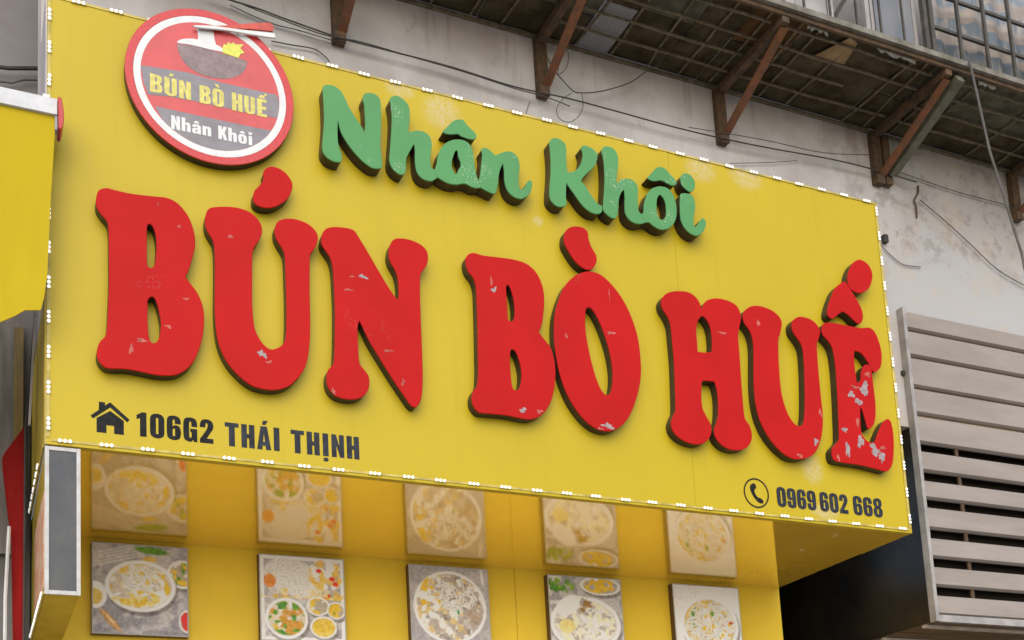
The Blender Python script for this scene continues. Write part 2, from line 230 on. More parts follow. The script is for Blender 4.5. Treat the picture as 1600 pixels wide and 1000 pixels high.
# condensed bold lettering on a 10 x 20 cell, drawn as outlines: glyph -> [outer, hole, ...] (several pieces: list of such)
def S(s):
    out=[]
    for q in s.split():
        c=q.endswith('S'); x,y=q.rstrip('S').split(','); out.append((float(x),float(y),1) if c else (float(x),float(y)))
    return out
def corner(s): return [(x,y,1) for x,y in (map(float,q.split(',')) for q in s.split())]
def rr(*a): return [(x,y,1) for x,y in rrect(*a,n=3)]
SIX=[S('9.6,13.4S 9.6,15.6 8.5,19 5,20.2 1.5,19 .4,15.4 .4,5 1.4,1.2 5,-.2 8.6,1.2 9.6,4.6 9.6,8.4 8.6,11.4 6.4,12.3 4.9,11.8 4.2,11S 4.2,15.4 4.5,16.9 5,17.1 5.5,16.7 5.8,13.4S'),rr(4.2,3,5.8,9.4,.75)]
E_=[corner('.6,0 9,0 9,3.4 4.8,3.4 4.8,8.3 8.4,8.3 8.4,11.6 4.8,11.6 4.8,16.6 8.9,16.6 8.9,20 .6,20')]
GL={'0':[rr(.3,-.2,9.7,20.2,4.2),rr(4.2,3.2,5.8,16.8,.78)],'1':[corner('3.4,0 7.6,0 7.6,20 4.8,20 1.2,17.4 1.2,13.9 3.4,15.2')],
'2':[S('.5,13.2S .5,15.2 1.6,18.8 5,20.2 8.5,18.8 9.6,15.2 9.2,12 7.4,8.6 5,3.9S 9.5,3.9S 9.5,0S .4,0S .4,3.2S 3,7.6 5.1,11.8 5.8,14.8 5.6,16.5 5,17 4.4,16.5 4.2,13.2S')],
'6':SIX,'9':[[(10-p[0],20-p[1])+tuple(p[2:]) for p in lp] for lp in SIX],
'8':[S('5,20.2 8.4,19 9.4,15.8 9.1,12.8 7.9,10.7 9.4,8.4 9.7,5 8.6,1.2 5,-.2 1.4,1.2 .3,5 .6,8.4 2.1,10.7 .9,12.8 .6,15.8 1.6,19'),rr(4.2,12.3,5.8,17,.75),rr(4.1,3.1,5.9,8.9,.8)],
'G':[S('9.6,12.6S 9.6,15.2 8.5,19 5,20.2 1.5,19 .4,15.2 .4,5 1.4,1.2 4.4,-.2 6,.4 6.9,2S 7.1,0S 9.6,0S 9.6,10.8S 5,10.8S 5,7.9S 5.8,7.9S 5.8,4.2 5.1,3.1 4.3,4.2 4.2,10 4.3,15.8 5,17.1 5.7,15.8 5.8,12.6S')],
'T':[corner('3,0 7,0 7,16.4 9.7,16.4 9.7,20 .3,20 .3,16.4 3,16.4')],'H':[corner('.5,0 4.3,0 4.3,8.2 5.7,8.2 5.7,0 9.5,0 9.5,20 5.7,20 5.7,11.8 4.3,11.8 4.3,20 .5,20')],
'A':[corner('.1,0 3.7,0 4,3.4 6,3.4 6.3,0 9.9,0 7.2,20 2.8,20'),corner('4.35,6.7 5.65,6.7 5,14.6')],'I':[corner('3,0 7,0 7,20 3,20')],
'N':[corner('.5,0 4,0 4,10.5 6.4,0 9.5,0 9.5,20 6,20 6,10 3.8,20 .5,20')],
'B':[S('.5,0S 5.4,0 8.6,1 9.7,4.6 9.2,8.4 7.7,10.4 9,12.2 9.4,15.4 8.4,19 5.2,20S .5,20S'),rr(4.3,3.4,5.8,8.6,.6),rr(4.3,11.9,5.6,16.7,.6)],
'U':[S('.4,20S .4,5 1.4,1.2 5,-.2 8.6,1.2 9.6,5 9.6,20S 5.8,20S 5.8,4.2 5,3.1 4.2,4.2 4.2,20S')],'O':[rr(.3,-.2,9.7,20.2,4.2),rr(4.2,3.2,5.8,16.8,.78)],'E':E_,
'K':[corner('.5,0 4.2,0 4.2,6 4.8,7.6 6.3,0 10,0 7.3,11.2 9.8,20 6.2,20 4.2,13.2 4.2,20 .5,20')],
'h':[S('.5,0S 4.2,0S 4.2,9.6 5,10.6 5.8,9.6 5.8,0S 9.5,0S 9.5,10 8.6,13.2 6.4,14 4.2,12.8S 4.2,20S .5,20S')],
'n':[S('.5,0S 4.2,0S 4.2,9.6 5,10.6 5.8,9.6 5.8,0S 9.5,0S 9.5,10 8.6,13.2 6.4,14 4.2,12.8S 4.2,13.8S .5,13.8S')],
'a':[S('9.5,0S 6,0S 5.9,1.2S 3.6,-.2 1,.8 .3,4 1,6.8 3.6,8.2 5.8,9 5.8,10.4 5,11 4.2,10.4 4.1,9S .7,9S 1.4,12.8 5,14.1 8.6,12.8 9.5,10S'),S('5.8,6.2S 4.3,5.4 4,4 4.4,2.8 5.2,2.8 5.8,3.8S')],
'o':[rr(.3,-.2,9.7,14.2,4.2),rr(4.1,3,5.9,11,.85)],'i':[corner('3.1,0 6.9,0 6.9,13.8 3.1,13.8')]}
MARK={'acute':corner('3.8,21.4 6.2,21.4 8,25 4.6,25'),'grave':corner('6.2,21.4 3.8,21.4 2,25 5.4,25'),'dot':rr(3.2,-4.6,6.8,-1.3,1.2),'hat':corner('1.8,21.2 4.3,21.2 5,22.2 5.7,21.2 8.2,21.2 6.3,24.6 3.7,24.6'),
'hatl':corner('1.8,15.2 4.3,15.2 5,16.2 5.7,15.2 8.2,15.2 6.3,18.6 3.7,18.6'),'tittle':corner('3.1,15.6 6.9,15.6 6.9,19.4 3.1,19.4'),'acute2':corner('6.6,24 8.4,24 10,27 7.6,27')}
def glyph(ch,marks,x,z,w,h,yf,yb,material,parent,name='printed_character'):
    mb=MB(); fx=lambda lp:[(x+p[0]*w/10,z+p[1]*h/20) for p in lp]
    sm=lambda lp:smooth_loop(lp,3) if any(len(p)<3 for p in lp) else [p[:2] for p in lp]
    mb.prism(orient([fx(sm(lp)) for lp in GL[ch]]),yf,yb)
    for k in marks: mb.prism(orient([fx(sm(MARK[k]))]),yf,yb)
    return mb.obj(name,material,parent)
def write(text,x0,x1,z,h,yf,yb,material,parent,gap=.1,slope=0):   # text: list of (char, marks...) ; ' ' is a space; advances equally, '1','I','i' narrow
    adv={'1':.72,'I':.56,'i':.56,' ':.45}; tot=sum(adv.get(t[0],1) for t in text)+gap*(len(text)-1); u=(x1-x0)/tot; x=x0
    for t in text:
        a=adv.get(t[0],1)*u
        if t[0]!=' ':
            full=u; xx=x-(full-a)/2; glyph(t[0],t[1:],xx,z+slope*(x-x0),full,h,yf,yb,material,parent)
        x+=a+gap*u
# ---------------------------------------------------------------- the materials
W=4.515; WY=.42; ZB,ZT=3.4,5.4; SD=1.205
YEL=(.462,.340,.009)
mat('letter_red',(.405,.006,.005),.55,var=.05,scale=3,spec=.12)
mat('letter_green',(.08,.247,.085),.5,var=.06,scale=4,spec=.2)
mat('letter_return',(.030,.021,.014),.42,var=.35,scale=14,spec=.35)
mat('peeled',(.34,.29,.285),.8,col2=(.24,.19,.19),scale=45,spec=.1)
mat('peel_edge',(.40,.105,.085),.7,var=.3,scale=60,spec=.1)
mat('led',(.9,.9,.87),.35,emit=.4)
mat('led_base',(.46,.365,.10),.6,var=.25,scale=14,spec=.2)
mat('ink',(.013,.0125,.012),.6,var=.35,scale=30,spec=.12)
mat('ink_blue',(.016,.017,.021),.55,col2=(.032,.036,.045),scale=25,spec=.15)
mat('pale_metal',(.44,.40,.40),.5,var=.2,scale=7,stretch=(1,1,.4))
mat('soffit',(.90,.58,.06),.07,metal=.25,var=.05,scale=2.2,bump=.012,bscale=6,spec=.6,coat=1,coat_ior=1.95,coat_rough=.045)
mat('shop_wall',(.82,.56,.04),.55,var=.07,scale=1.4,spec=.25)
mat('side_yellow',(.44,.31,.035),.55,var=.15,scale=5,spec=.2)
mat('badge_red',(.48,.05,.045),.38,var=.10,scale=9)
mat('badge_rim',(.46,.018,.016),.4,var=.12,scale=80,thr=(.42,.58))
mat('badge_white',(.58,.585,.565),.45,var=.06,scale=20)
mat('badge_grey',(.19,.172,.182),.5,var=.14,scale=10)
mat('badge_bowl',(.19,.135,.13),.5,var=.22,scale=30)
mat('badge_yellow',(.52,.45,.10),.45,var=.18,scale=40)
mat('badge_cream',(.76,.68,.36),.45)
mat('badge_herb',(.40,.52,.06),.5,col2=(.72,.58,.08),scale=70)
mat('chop_red',(.45,.05,.025),.5,var=.2,scale=40)
mat('rust_red',(.20,.068,.02),.75,col2=(.11,.05,.022),scale=16,bump=.35,bscale=70)
mat('rust_dark',(.05,.035,.02),.8,col2=(.12,.062,.025),scale=22,bump=.35,bscale=80)
mat('steel_green',(.085,.075,.045),.7,col2=(.13,.13,.09),scale=18,bump=.25)
mat('bar_metal',(.10,.076,.045),.75,spec=.2,col2=(.19,.15,.095),scale=26,bump=.2)
mat('cage_bar',(.04,.039,.036),.6,col2=(.085,.07,.05),scale=14,spec=.3)
mat('floor_sheet',(.034,.024,.012),.9,spec=.1,col2=(.085,.066,.036),scale=7,bump=.5,bscale=30,detail=8)
mat('floor_sheet_olive',(.055,.05,.03),.9,spec=.1,col2=(.115,.105,.07),scale=9,bump=.4)
mat('cardboard',(.30,.20,.09),.9,col2=(.20,.12,.05),scale=8)
mat('rag',(.13,.12,.10),.9,col2=(.06,.05,.035),scale=22,detail=8)
mat('floor_sheet_rust',(.045,.027,.012),.9,spec=.1,col2=(.13,.065,.022),scale=5,bump=.5,bscale=30,detail=8)
mat('fascia',(.20,.18,.145),.7,col2=(.10,.085,.055),scale=12,bump=.3)
mat('wire_mesh',(.30,.28,.26),.5)
mat('louver',(.315,.272,.24),.6,col2=(.25,.21,.178),scale=4,stretch=(.5,1,2.5),bump=.08,bscale=40,spec=.35,detail=8,thr=(.3,.7))
mat('louver_frame',(.30,.275,.255),.5,var=.2,scale=9)
mat('dark_panel',(.010,.010,.011),.3,col2=(.03,.022,.014),scale=2.5,spec=.3)
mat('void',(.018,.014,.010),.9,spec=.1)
mat('plank',(.20,.125,.055),.75,col2=(.12,.07,.03),scale=5,stretch=(.5,6,6),bump=.3)
mat('plank_pale',(.42,.36,.29),.7,var=.2,scale=8)
mat('awning_cloth',(.43,.315,.012),.8,var=.06,scale=2,spec=.1,stretch=(2,1,.6),bump=.5,bscale=3)
mat('awning_rail',(.48,.48,.48),.4,var=.10,scale=12)
mat('rail_grey',(.25,.27,.30),.5,var=.2,scale=10)
mat('red_cloth',(.22,.012,.011),.85,var=.2,scale=6,spec=.05,stretch=(3,1,.4))
mat('cap_red',(.40,.02,.018),.4)
mat('tarp_grey',(.165,.145,.125),.65,var=.3,scale=5,stretch=(3,1,.6))
mat('wood_brown',(.15,.10,.035),.7,col2=(.24,.17,.05),scale=8,stretch=(4,4,.6))
mat('white_plastic',(.58,.57,.55),.45,var=.12,scale=9)
mat('black_cord',(.035,.03,.026),.7,var=.4,scale=9)
mat('cord_grey',(.085,.075,.065),.7,var=.3,scale=9)
mat('neighbour_wall',(.21,.198,.19),.85,col2=(.18,.162,.152),scale=2.6,bump=.2,bscale=30)
mat('screen_grey',(.05,.054,.062),.4,col2=(.085,.085,.08),scale=5,stretch=(1,1,.7),spec=.25)
mat('white_frame',(.50,.49,.47),.55,col2=(.40,.38,.35),scale=18,spec=.25)
mat('menu_strip',(.62,.22,.09),.5,col2=(.72,.52,.36),scale=14)
mat('board_edge',(.10,.055,.03),.5)
mat('window_white',(.36,.335,.32),.6,col2=(.27,.245,.23),scale=5,spec=.2)
mat('pane_blue',(.22,.21,.205),.5,col2=(.13,.155,.18),scale=3,spec=.2)
mat('dark_inside',(.03,.028,.025),.8)
mat('asphalt',(.055,.055,.056),.9,var=.25,scale=3,bump=.3)
mat('paving',(.48,.465,.44),.85,var=.15,scale=2,bump=.2)
n=NT(MATS['letter_green']); pos=n.pos(); GC=(.08,.247,.085)
f=n.math('MULTIPLY',n.ramp(n.noise(150,pos,1,.5),.63,.68),n.ramp(n.noise(4,pos,2),.60,.68))
n.link(n.mix(f,n.mix(n.ramp(n.noise(3,pos,4),.3,.7),tuple(v*.95 for v in GC),tuple(v*1.05 for v in GC)),(.48,.50,.44)),n.b.inputs['Base Color'])
n=NT(MATS['letter_red']); pos=n.pos(); RC=(.405,.006,.005)
cr=n.math('MULTIPLY',n.ramp(n.math('ABSOLUTE',n.math('SUBTRACT',n.noise(9,pos,6,.55),.5)),.010,.003),n.ramp(n.noise(4.5,pos,3),.60,.68))
n.link(n.mix(n.math('MULTIPLY',cr,.4),n.mix(n.ramp(n.noise(2.5,pos,5),.3,.7),tuple(v*.93 for v in RC),tuple(v*1.06 for v in RC)),(.38,.13,.11)),n.b.inputs['Base Color'])
# yellow composite sheet of the sign: slightly uneven, bleached patches where older stickers were pulled off
fm=mat('sign_yellow',YEL,.42,spec=.25); n=NT(fm); pos=n.pos()
col=n.mix(n.ramp(n.noise(1.3,pos,3),.35,.7),tuple(v*.95 for v in YEL),YEL)
col=n.mix(n.math('MULTIPLY',n.ramp(n.noise(9,pos,6),.52,.8),.25),col,tuple(v*.88 for v in YEL))
col=n.mix(n.math('MULTIPLY',n.ramp(n.noise(7,n.pos((2.2,1,.16)),5),.50,.78),.30),col,(.37,.262,.012))
msk=None
for x,z,a,b in BLEACH:
    sub=n.node('ShaderNodeVectorMath',operation='SUBTRACT'); n.link(pos,sub.inputs[0]); sub.inputs[1].default_value=(x/1000,0,z/1000)
    sc=n.node('ShaderNodeVectorMath',operation='MULTIPLY'); n.link(sub.outputs[0],sc.inputs[0]); sc.inputs[1].default_value=(1000/a,.01,1000/b)
    ln=n.node('ShaderNodeVectorMath',operation='LENGTH'); n.link(sc.outputs[0],ln.inputs[0]); k=n.ramp(ln.outputs['Value'],1.35,.45)
    msk=k if msk is None else n.math('MAXIMUM',msk,k)
msk=n.math('MULTIPLY',msk,n.ramp(n.noise(45,pos,5,.7),.3,.62))
n.link(n.mix(n.math('MULTIPLY',msk,.62),col,(.50,.42,.25)),n.b.inputs['Base Color'])
# stained render of the building: rain streaks, blotches, one repainted pale area low on the right
wm=mat('concrete_wall',(.40,.36,.335),.9); n=NT(wm); pos=n.pos()
col=n.mix(n.ramp(n.noise(2.2,pos,8),.36,.64),(.42,.383,.357),(.55,.515,.49))
col=n.mix(n.math('MULTIPLY',n.ramp(n.noise(5,n.pos((1.6,1,.25)),6),.48,.72),.45),col,(.42,.355,.31))
col=n.mix(n.math('MULTIPLY',n.ramp(n.noise(11,n.pos((1,1,.5)),7,.7),.58,.72),.5),col,(.31,.285,.265))
sx=n.node('ShaderNodeSeparateXYZ'); n.link(pos,sx.inputs[0])
edge=n.math('ADD',n.math('MULTIPLY',n.noise(3.5,pos,6,.6),1.0),n.math('MULTIPLY',sx.outputs[0],.06))
col=n.mix(n.math('MULTIPLY',n.ramp(n.math('ADD',sx.outputs[0],n.noise(1.5,pos,4)),4.6,6.0),.75),col,(.335,.305,.28))
low=n.ramp(n.math('ADD',sx.outputs[2],edge),6.38,6.24); rgt=n.ramp(n.math('ADD',sx.outputs[0],n.math('MULTIPLY',n.noise(4,pos,5),.5)),5.2,5.26)
col=n.mix(n.math('MULTIPLY',n.math('MULTIPLY',low,rgt),.85),col,(.395,.388,.38))
dirt=n.math('MULTIPLY',n.ramp(n.noise(7.5,pos,12,.75),.50,.60),n.math('MULTIPLY',n.ramp(sx.outputs[0],4.3,5.1),n.ramp(sx.outputs[2],5.25,5.6)))
col=n.mix(n.math('MULTIPLY',dirt,.6),col,(.23,.195,.165))
spk=n.ramp(n.noise(38,n.pos((1,1,.7)),10,.8),.60,.70); col=n.mix(n.math('MULTIPLY',spk,.30),col,(.22,.19,.165))
drip=n.math('MULTIPLY',n.ramp(n.noise(16,n.pos((1,1,.07)),4),.55,.68),n.ramp(n.math('ADD',sx.outputs[2],n.math('MULTIPLY',n.noise(6,n.pos((1,1,.02)),2),.7)),6.15,6.55))
col=n.mix(n.math('MULTIPLY',drip,.55),col,(.27,.22,.185))
och=n.math('MULTIPLY',n.ramp(n.noise(6,pos,5),.5,.66),n.ramp(sx.outputs[0],4.7,5.0))
col=n.mix(n.math('MULTIPLY',och,.35),col,(.45,.36,.26))
n.link(col,n.b.inputs['Base Color'])
bn=n.node('ShaderNodeBump'); bn.inputs['Strength'].default_value=.35; bn.inputs['Distance'].default_value=.012; n.link(n.noise(28,pos,8,.65),bn.inputs['Height']); n.link(bn.outputs[0],n.b.inputs['Normal'])
# banded plastic sheet behind the cage bars
cm=mat('banded_sheet',(.3,.3,.3),.5); n=NT(cm); pos=n.pos()
sx=n.node('ShaderNodeSeparateXYZ'); n.link(pos,sx.inputs[0])
zz=n.math('ADD',sx.outputs[2],n.math('MULTIPLY',n.noise(2.5,pos,3),.22))
fr=n.math('FRACT',n.math('MULTIPLY',zz,5.2)); col=n.mix(n.ramp(fr,.35,.55),(.36,.30,.26),(.17,.21,.25))
col=n.mix(n.ramp(n.noise(14,n.pos((2,1,.6)),5),.45,.7),col,(.40,.36,.33))
col=n.mix(n.math('MULTIPLY',n.ramp(sx.outputs[2],6.40,6.30),n.ramp(n.noise(5,pos,3),.45,.6)),col,(.48,.34,.07))
col=n.mix(n.ramp(n.noise(32,pos,2),.70,.74),col,(.22,.46,.12)); n.link(col,n.b.inputs['Base Color'])
M=MATS
# ---------------------------------------------------------------- the setting
g=MB().add([(-40,-40,0),(40,-40,0),(40,40,0),(-40,40,0)],[(0,1,2,3)]).obj('street',M['asphalt'],origin=(0,0,0)); g['kind']='structure'
g=MB().box(-14,16,-7.5,.3,-.2,.13).obj('pavement',M['paving'],origin=(0,0,0)); g['kind']='structure'
wl=thing('building_wall','stained grey concrete wall above the yellow sign and under the balcony','wall',(3,WY,4.25))
MB().box(0.0,9.2,WY,WY+.22,4.25,9).obj('wall_face',M['concrete_wall'],wl)
# dark passage right of the shop, below the concrete wall
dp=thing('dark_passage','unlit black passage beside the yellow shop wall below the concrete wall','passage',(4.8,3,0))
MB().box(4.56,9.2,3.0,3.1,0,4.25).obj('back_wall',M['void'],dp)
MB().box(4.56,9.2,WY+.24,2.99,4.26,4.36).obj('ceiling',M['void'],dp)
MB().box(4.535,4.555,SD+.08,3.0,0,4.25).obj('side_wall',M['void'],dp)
# shop front wall with the picture boards
sw=thing('shop_wall','glossy yellow panel wall under the sign carrying the food pictures','wall',(2.26,SD,0))
xs=[0,1.32,2.62,3.9,4.522]
for a,b in zip(xs,xs[1:]): MB().box(a+.0015,b-.0015,SD,SD+.07,.13,3.47).obj('wall_panel',M['shop_wall'],sw)
MB().box(0,4.52,SD+.012,SD+.06,.13,3.46).obj('panel_backing',M['side_yellow'],sw)
nb=thing('neighbour_wall','plain grey brown rendered wall of the next building, beside the sign','wall',(-1.5,.95,0))
MB().box(-4,-.008,.95,1.15,0,4.2).obj('wall_face',M['neighbour_wall'],nb)
MB().box(-4,.3,.95,1.15,4.2,9).obj('wall_face',M['neighbour_wall'],nb)
# ---------------------------------------------------------------- the big sign
sg=thing('signboard','large yellow shop sign with raised red and green letters and light edging','sign',(W/2,0,ZB))
JX=3.085
MB().box(0,JX-.001,0,.006,ZB,ZT).obj('face_panel',M['sign_yellow'],sg)
MB().box(JX+.001,W,.0012,.0072,ZB,ZT).obj('face_panel',M['sign_yellow'],sg)
MB().box(.002,W-.002,.0085,.03,ZB+.004,ZT-.004).obj('backing_board',M['side_yellow'],sg)
MB().box(-.006,-.001,.001,WY,4.06,ZT).obj('side_panel',M['pale_metal'],sg)
MB().box(-.006,-.001,.001,SD,ZB,4.058).obj('side_panel',M['side_yellow'],sg)
MB().box(W+.001,W+.006,.001,WY,ZB,ZT).obj('side_panel',M['side_yellow'],sg)
MB().box(0,W,.032,WY-.002,ZT-.012,ZT-.004).obj('top_panel',M['pale_metal'],sg)
for a,b in ((0,W),): MB().box(a+.001,b-.001,.032,SD-.002,ZB+.001,ZB+.008).obj('soffit_panel',M['soffit'],sg,label='glossy yellow underside mirroring the food pictures')
MB().box(.004,W-.004,.0075,.031,ZB-.0015,ZB+.0035).obj('edge_strip',M['side_yellow'],sg)
# light strips: thin pale strip along each edge, modules of three lights
def led_mesh():
    mb=MB(); mb.box(-.029,.029,-.004,0,-.006,.006)
    for k in(-1,0,1):
        ring=[[(k*.0195+r*math.cos(a),-.004-h,r*math.sin(a)) for a in (2*math.pi*i/8 for i in range(8))] for r,h in((.0078,0),(.0068,.004),(.003,.006))]
        v=[p for rg in ring for p in rg]; fs=[(j*8+i,j*8+(i+1)%8,(j+1)*8+(i+1)%8,(j+1)*8+i) for j in range(2) for i in range(8)]+[tuple(range(16,24))]
        mb.add(v,fs)
    me=bpy.data.meshes.new('led_module'); me.from_pydata(mb.v,[],mb.f); me.materials.append(M['led_base']); me.materials.append(M['led'])
    for p in me.polygons: p.material_index=0 if p.index<6 else 1
    return me
LED=led_mesh()
def led_row(parent,a,b,n,y,rot):
    a,b=Vector(a),Vector(b); L=root_loc(parent)
    for k in range(n):
        p=a.lerp(b,k/(n-1)); j=random.uniform(-.006,.006)
        o=bpy.data.objects.new('led_module',LED); scene.collection.objects.link(o); o.parent=parent
        o.location=Vector((p.x+(j if abs(a.x-b.x)>1 else 0),p.y,p.z+random.uniform(-.0015,.0015)))-L; o.rotation_euler=rot
        if random.random()<.3: o.rotation_euler=(rot[0],rot[1]+random.uniform(-.05,.05),rot[2])
def strip(pts,**kw): return MB().box(*pts).obj('led_strip',M['led_base'],sg)
s=strip((.02,W-.01,-.003,-.0005,ZB+.013,ZB+.023)); led_row(s,(.073,-.003,ZB+.018),(W-.07,-.003,ZB+.018),28,0,(0,0,0))
s=strip((.02,W-.01,-.003,-.0005,ZT-.013,ZT-.003)); led_row(s,(.12,-.003,ZT-.008),(W-.08,-.003,ZT-.008),28,0,(0,0,0))
s=strip((.001,.014,-.003,-.0005,ZB+.03,ZT-.02)); led_row(s,(.0085,-.003,ZB+.085),(.0085,-.003,ZT-.10),13,0,(0,math.pi/2,0))
s=strip((W-.015,W-.001,-.003,-.0005,ZB+.03,ZT-.02)); led_row(s,(W-.008,-.003,ZB+.08),(W-.008,-.003,ZT-.06),13,0,(0,math.pi/2,0))
s=strip((-.009,-.0065,.05,SD-.05,ZB+.004,ZB+.018)); led_row(s,(-.009,.30,ZB+.011),(-.009,SD-.12,ZB+.011),9,0,(0,0,-math.pi/2))
# raised letters: flat coloured face on a dark metal return
def inside(p,loops):
    c=False
    for lp in loops:
        for i in range(len(lp)):
            (x1,y1),(x2,y2)=lp[i-1],lp[i]
            if (y1>p[1])!=(y2>p[1]) and p[0]<(x2-x1)*(p[1]-y1)/(y2-y1)+x1: c=not c
    return c
def letter(key,face,yf,name,label,parent):
    lp=shape(key); o=MB().prism(lp,yf,yf+.006,.0018).obj(name,M[face],parent,label=label)
    MB().prism([offset(l,-.0015) for l in lp],yf+.004,.001).obj('letter_return',M['letter_return'],o)
    return o,lp
RED=[('B1','red raised letter B, first of the large red line'),('U1','red raised letter U under the slanted accent'),('N1','red raised letter N beside the accented U'),('B2','red raised letter B touching the letter O'),
     ('O1','red raised letter O with a narrow slanted opening'),('H1','red raised letter H with rounded feet'),('U2','red raised letter U between H and E'),('E1','red raised letter E with peeling grey patches')]
RA=[('U1a','red accent drop above the first letter U'),('O1a','red grave accent above the letter O'),('E1a','red circumflex above the letter E'),('E1b','red round accent on the circumflex')]
GR=[('gN','green script letter N'),('gh','green script letter h after N'),('ga','green script letter a'),('gn','green script letter n'),('gK','green script letter K'),('gh2','green script letter h after K'),('go','green script letter o'),('gi','green script letter i')]
GA=[('gac','green circumflex above the a'),('goc','green circumflex above the o'),('gid','green dot of the i')]
faces=[]
for k,l in RED: faces.append(letter(k,'letter_red',-.055,'letter',l,sg))
for k,l in RA: faces.append(letter(k,'letter_red',-.055,'accent_mark',l,sg))
for k,l in GR: letter(k,'letter_green',-.068,'letter',l,sg)
for k,l in GA: letter(k,'letter_green',-.068,'accent_mark',l,sg)
for x,z,a,b in SCUFF:                      # torn film on the red faces
    c=(x/1000,z/1000)
    for o,lp in faces:
        if not inside(c,lp): continue
        big=a>28 and b>20 or x>4050 and a*b>300
        for kind in range(random.choice((1,2,2)) if big else 1):
            cx,cz=(c[0]+random.uniform(-.3,.3)*a/1000*kind,c[1]+random.uniform(-.3,.3)*b/1000*kind)
            nn=34; ph=[random.uniform(0,6.28) for _ in range(4)]; pts=[]
            sc=1.0 if not kind else .7
            for i in range(nn):
                t=2*math.pi*i/nn; r=sc*(.72+.22*math.sin(2*t+ph[0])+.2*math.sin(3*t+ph[1])+.13*math.sin(5*t+ph[2])+random.uniform(-.20,.15)); r=max(.12,r*.9)
                q=(cx+r*a/1000*math.cos(t),cz+r*b/1000*math.sin(t)); g=0
                while not inside(q,lp) and g<9: q=(cx+(q[0]-cx)*.75,cz+(q[1]-cz)*.75); g+=1
                pts.append(q)
            MB().prism(orient([pts]),-.0556-.0004*kind,-.0549).obj('peeled_patch',M['peeled' if (min(a,b)>15) else 'peel_edge'],o)
        break
# printed lettering
T=lambda s,**mk:[(c,)+tuple(mk.get('m%d'%i,())) for i,c in enumerate(s)]
zc,hc=3.474,.105
write(T('106G2'),.350,.664,zc,hc,-.0012,-.0002,M['ink'],sg,slope=.006)
write(T('THAI',m2=('acute',)),.708,.950,zc,hc,-.0012,-.0002,M['ink_blue'],sg,slope=.006)
write(T('THINH',m2=('dot',)),.993,1.308,zc+.001,hc,-.0012,-.0002,M['ink_blue'],sg,slope=.006)
write(T('0969'),3.600,3.862,zc-.002,.108,-.0012,-.0002,M['ink_blue'],sg,gap=.06)
write(T('602'),3.884,4.080,zc-.002,.108,-.0012,-.0002,M['ink_blue'],sg,gap=.06)
write(T('668'),4.113,4.322,zc-.002,.108,-.0012,-.0002,M['ink_blue'],sg,gap=.06)
hx,hz=.245,3.472
mb=MB(); mb.prism(orient([[(hx-.053,hz),(hx-.015,hz),(hx-.015,hz+.034),(hx+.015,hz+.034),(hx+.015,hz),(hx+.053,hz),(hx+.053,hz+.060),(hx,hz+.097),(hx-.053,hz+.060)]]),-.0012,-.0002)
mb.prism(orient([[(hx-.076,hz+.068),(hx-.067,hz+.056),(hx,hz+.112),(hx+.067,hz+.056),(hx+.076,hz+.068),(hx,hz+.134),(hx-.020,hz+.117),(hx-.020,hz+.131),(hx-.044,hz+.131),(hx-.044,hz+.096)]]),-.0012,-.0002)
mb.obj('house_icon',M['ink'],sg,label='small black printed house symbol')
px_,pz=3.470,3.532
mb=MB(); mb.prism(orient([ellipse(px_,pz,.080,.081),ellipse(px_,pz,.0725,.0735)]),-.0012,-.0002)
mb.prism(orient([smooth_loop([(px_-.026+.0,pz+.046),(px_-.012,pz+.052),(px_-.002,pz+.046),(px_+.002,pz+.028),(px_-.008,pz+.020),(px_-.012,pz+.006),(px_-.002,pz-.014),(px_+.010,pz-.024),(px_+.024,pz-.026),(px_+.038,pz-.036),(px_+.040,pz-.048),(px_+.026,pz-.054),(px_+.004,pz-.046),(px_-.020,pz-.020),(px_-.036,pz+.012),(px_-.036,pz+.036)],3)]),-.0012,-.0002)
mb.obj('phone_icon',M['ink'],sg,label='black ring with a telephone handset')
# ---------------------------------------------------------------- round badge over the sign's corner
BX,BZ,BR=.673,5.110,.367; YB=-.048
bd=thing('round_badge','round red and white badge with a noodle bowl, fixed over the sign corner','badge',(BX,0,BZ-BR))
ci=lambda r:ellipse(BX,BZ,r,r,72)
MB().prism(orient([ci(BR),ci(BR*.905)]),YB,YB+.006,.0015).obj('rim_ring',M['badge_rim'],bd,label='red outer ring')
MB().prism(orient([ci(BR*.904),ci(BR*.822)]),YB+.0006,YB+.006).obj('white_ring',M['badge_white'],bd)
MB().prism(orient([ci(BR*.8215)]),YB+.0012,YB+.006).obj('disc_face',M['badge_red'],bd)
MB().prism(orient([ci(BR-.002)]),YB+.0062,-.0005).obj('badge_return',M['letter_return'],bd)
def clip(lp,r):                        # keep a loop inside the inner disc
    out=[]
    for x,z in lp:
        d=math.hypot(x-BX,z-BZ); k=min(1,r/d) if d else 1; out.append((BX+(x-BX)*k,BZ+(z-BZ)*k))
    return out
def dens(lp,n=8): return [(a[0]+(b[0]-a[0])*k/n,a[1]+(b[1]-a[1])*k/n) for a,b in zip(lp,lp[1:]+lp[:1]) for k in range(n)]
def art(key,m,yf,th=.0006,cl=None,sub=4):
    lp=shape(key,sub)
    if cl: lp=orient([clip(dens(lp[0]),cl)])
    return MB().prism(lp,yf,yf+th)
raw=lambda key:orient([[(p[0]/1000,p[1]/1000) for p in OUT[key][0]]])
for key in('band1','band2'):
    lp=orient([clip(dens(raw(key)[0],8),BR*.818)]); MB().prism(lp,YB+.0006,YB+.0016).obj('grey_band',M['badge_grey'],bd)
bw=art('bowl',None,YB+.0003,.0012).obj('bowl',M['badge_bowl'],bd)
art('noodle',None,YB-.0003,.0010).obj('noodles',M['badge_white'],bw)
art('herb',None,YB-.0005,.0010).obj('herbs',M['badge_herb'],bw)
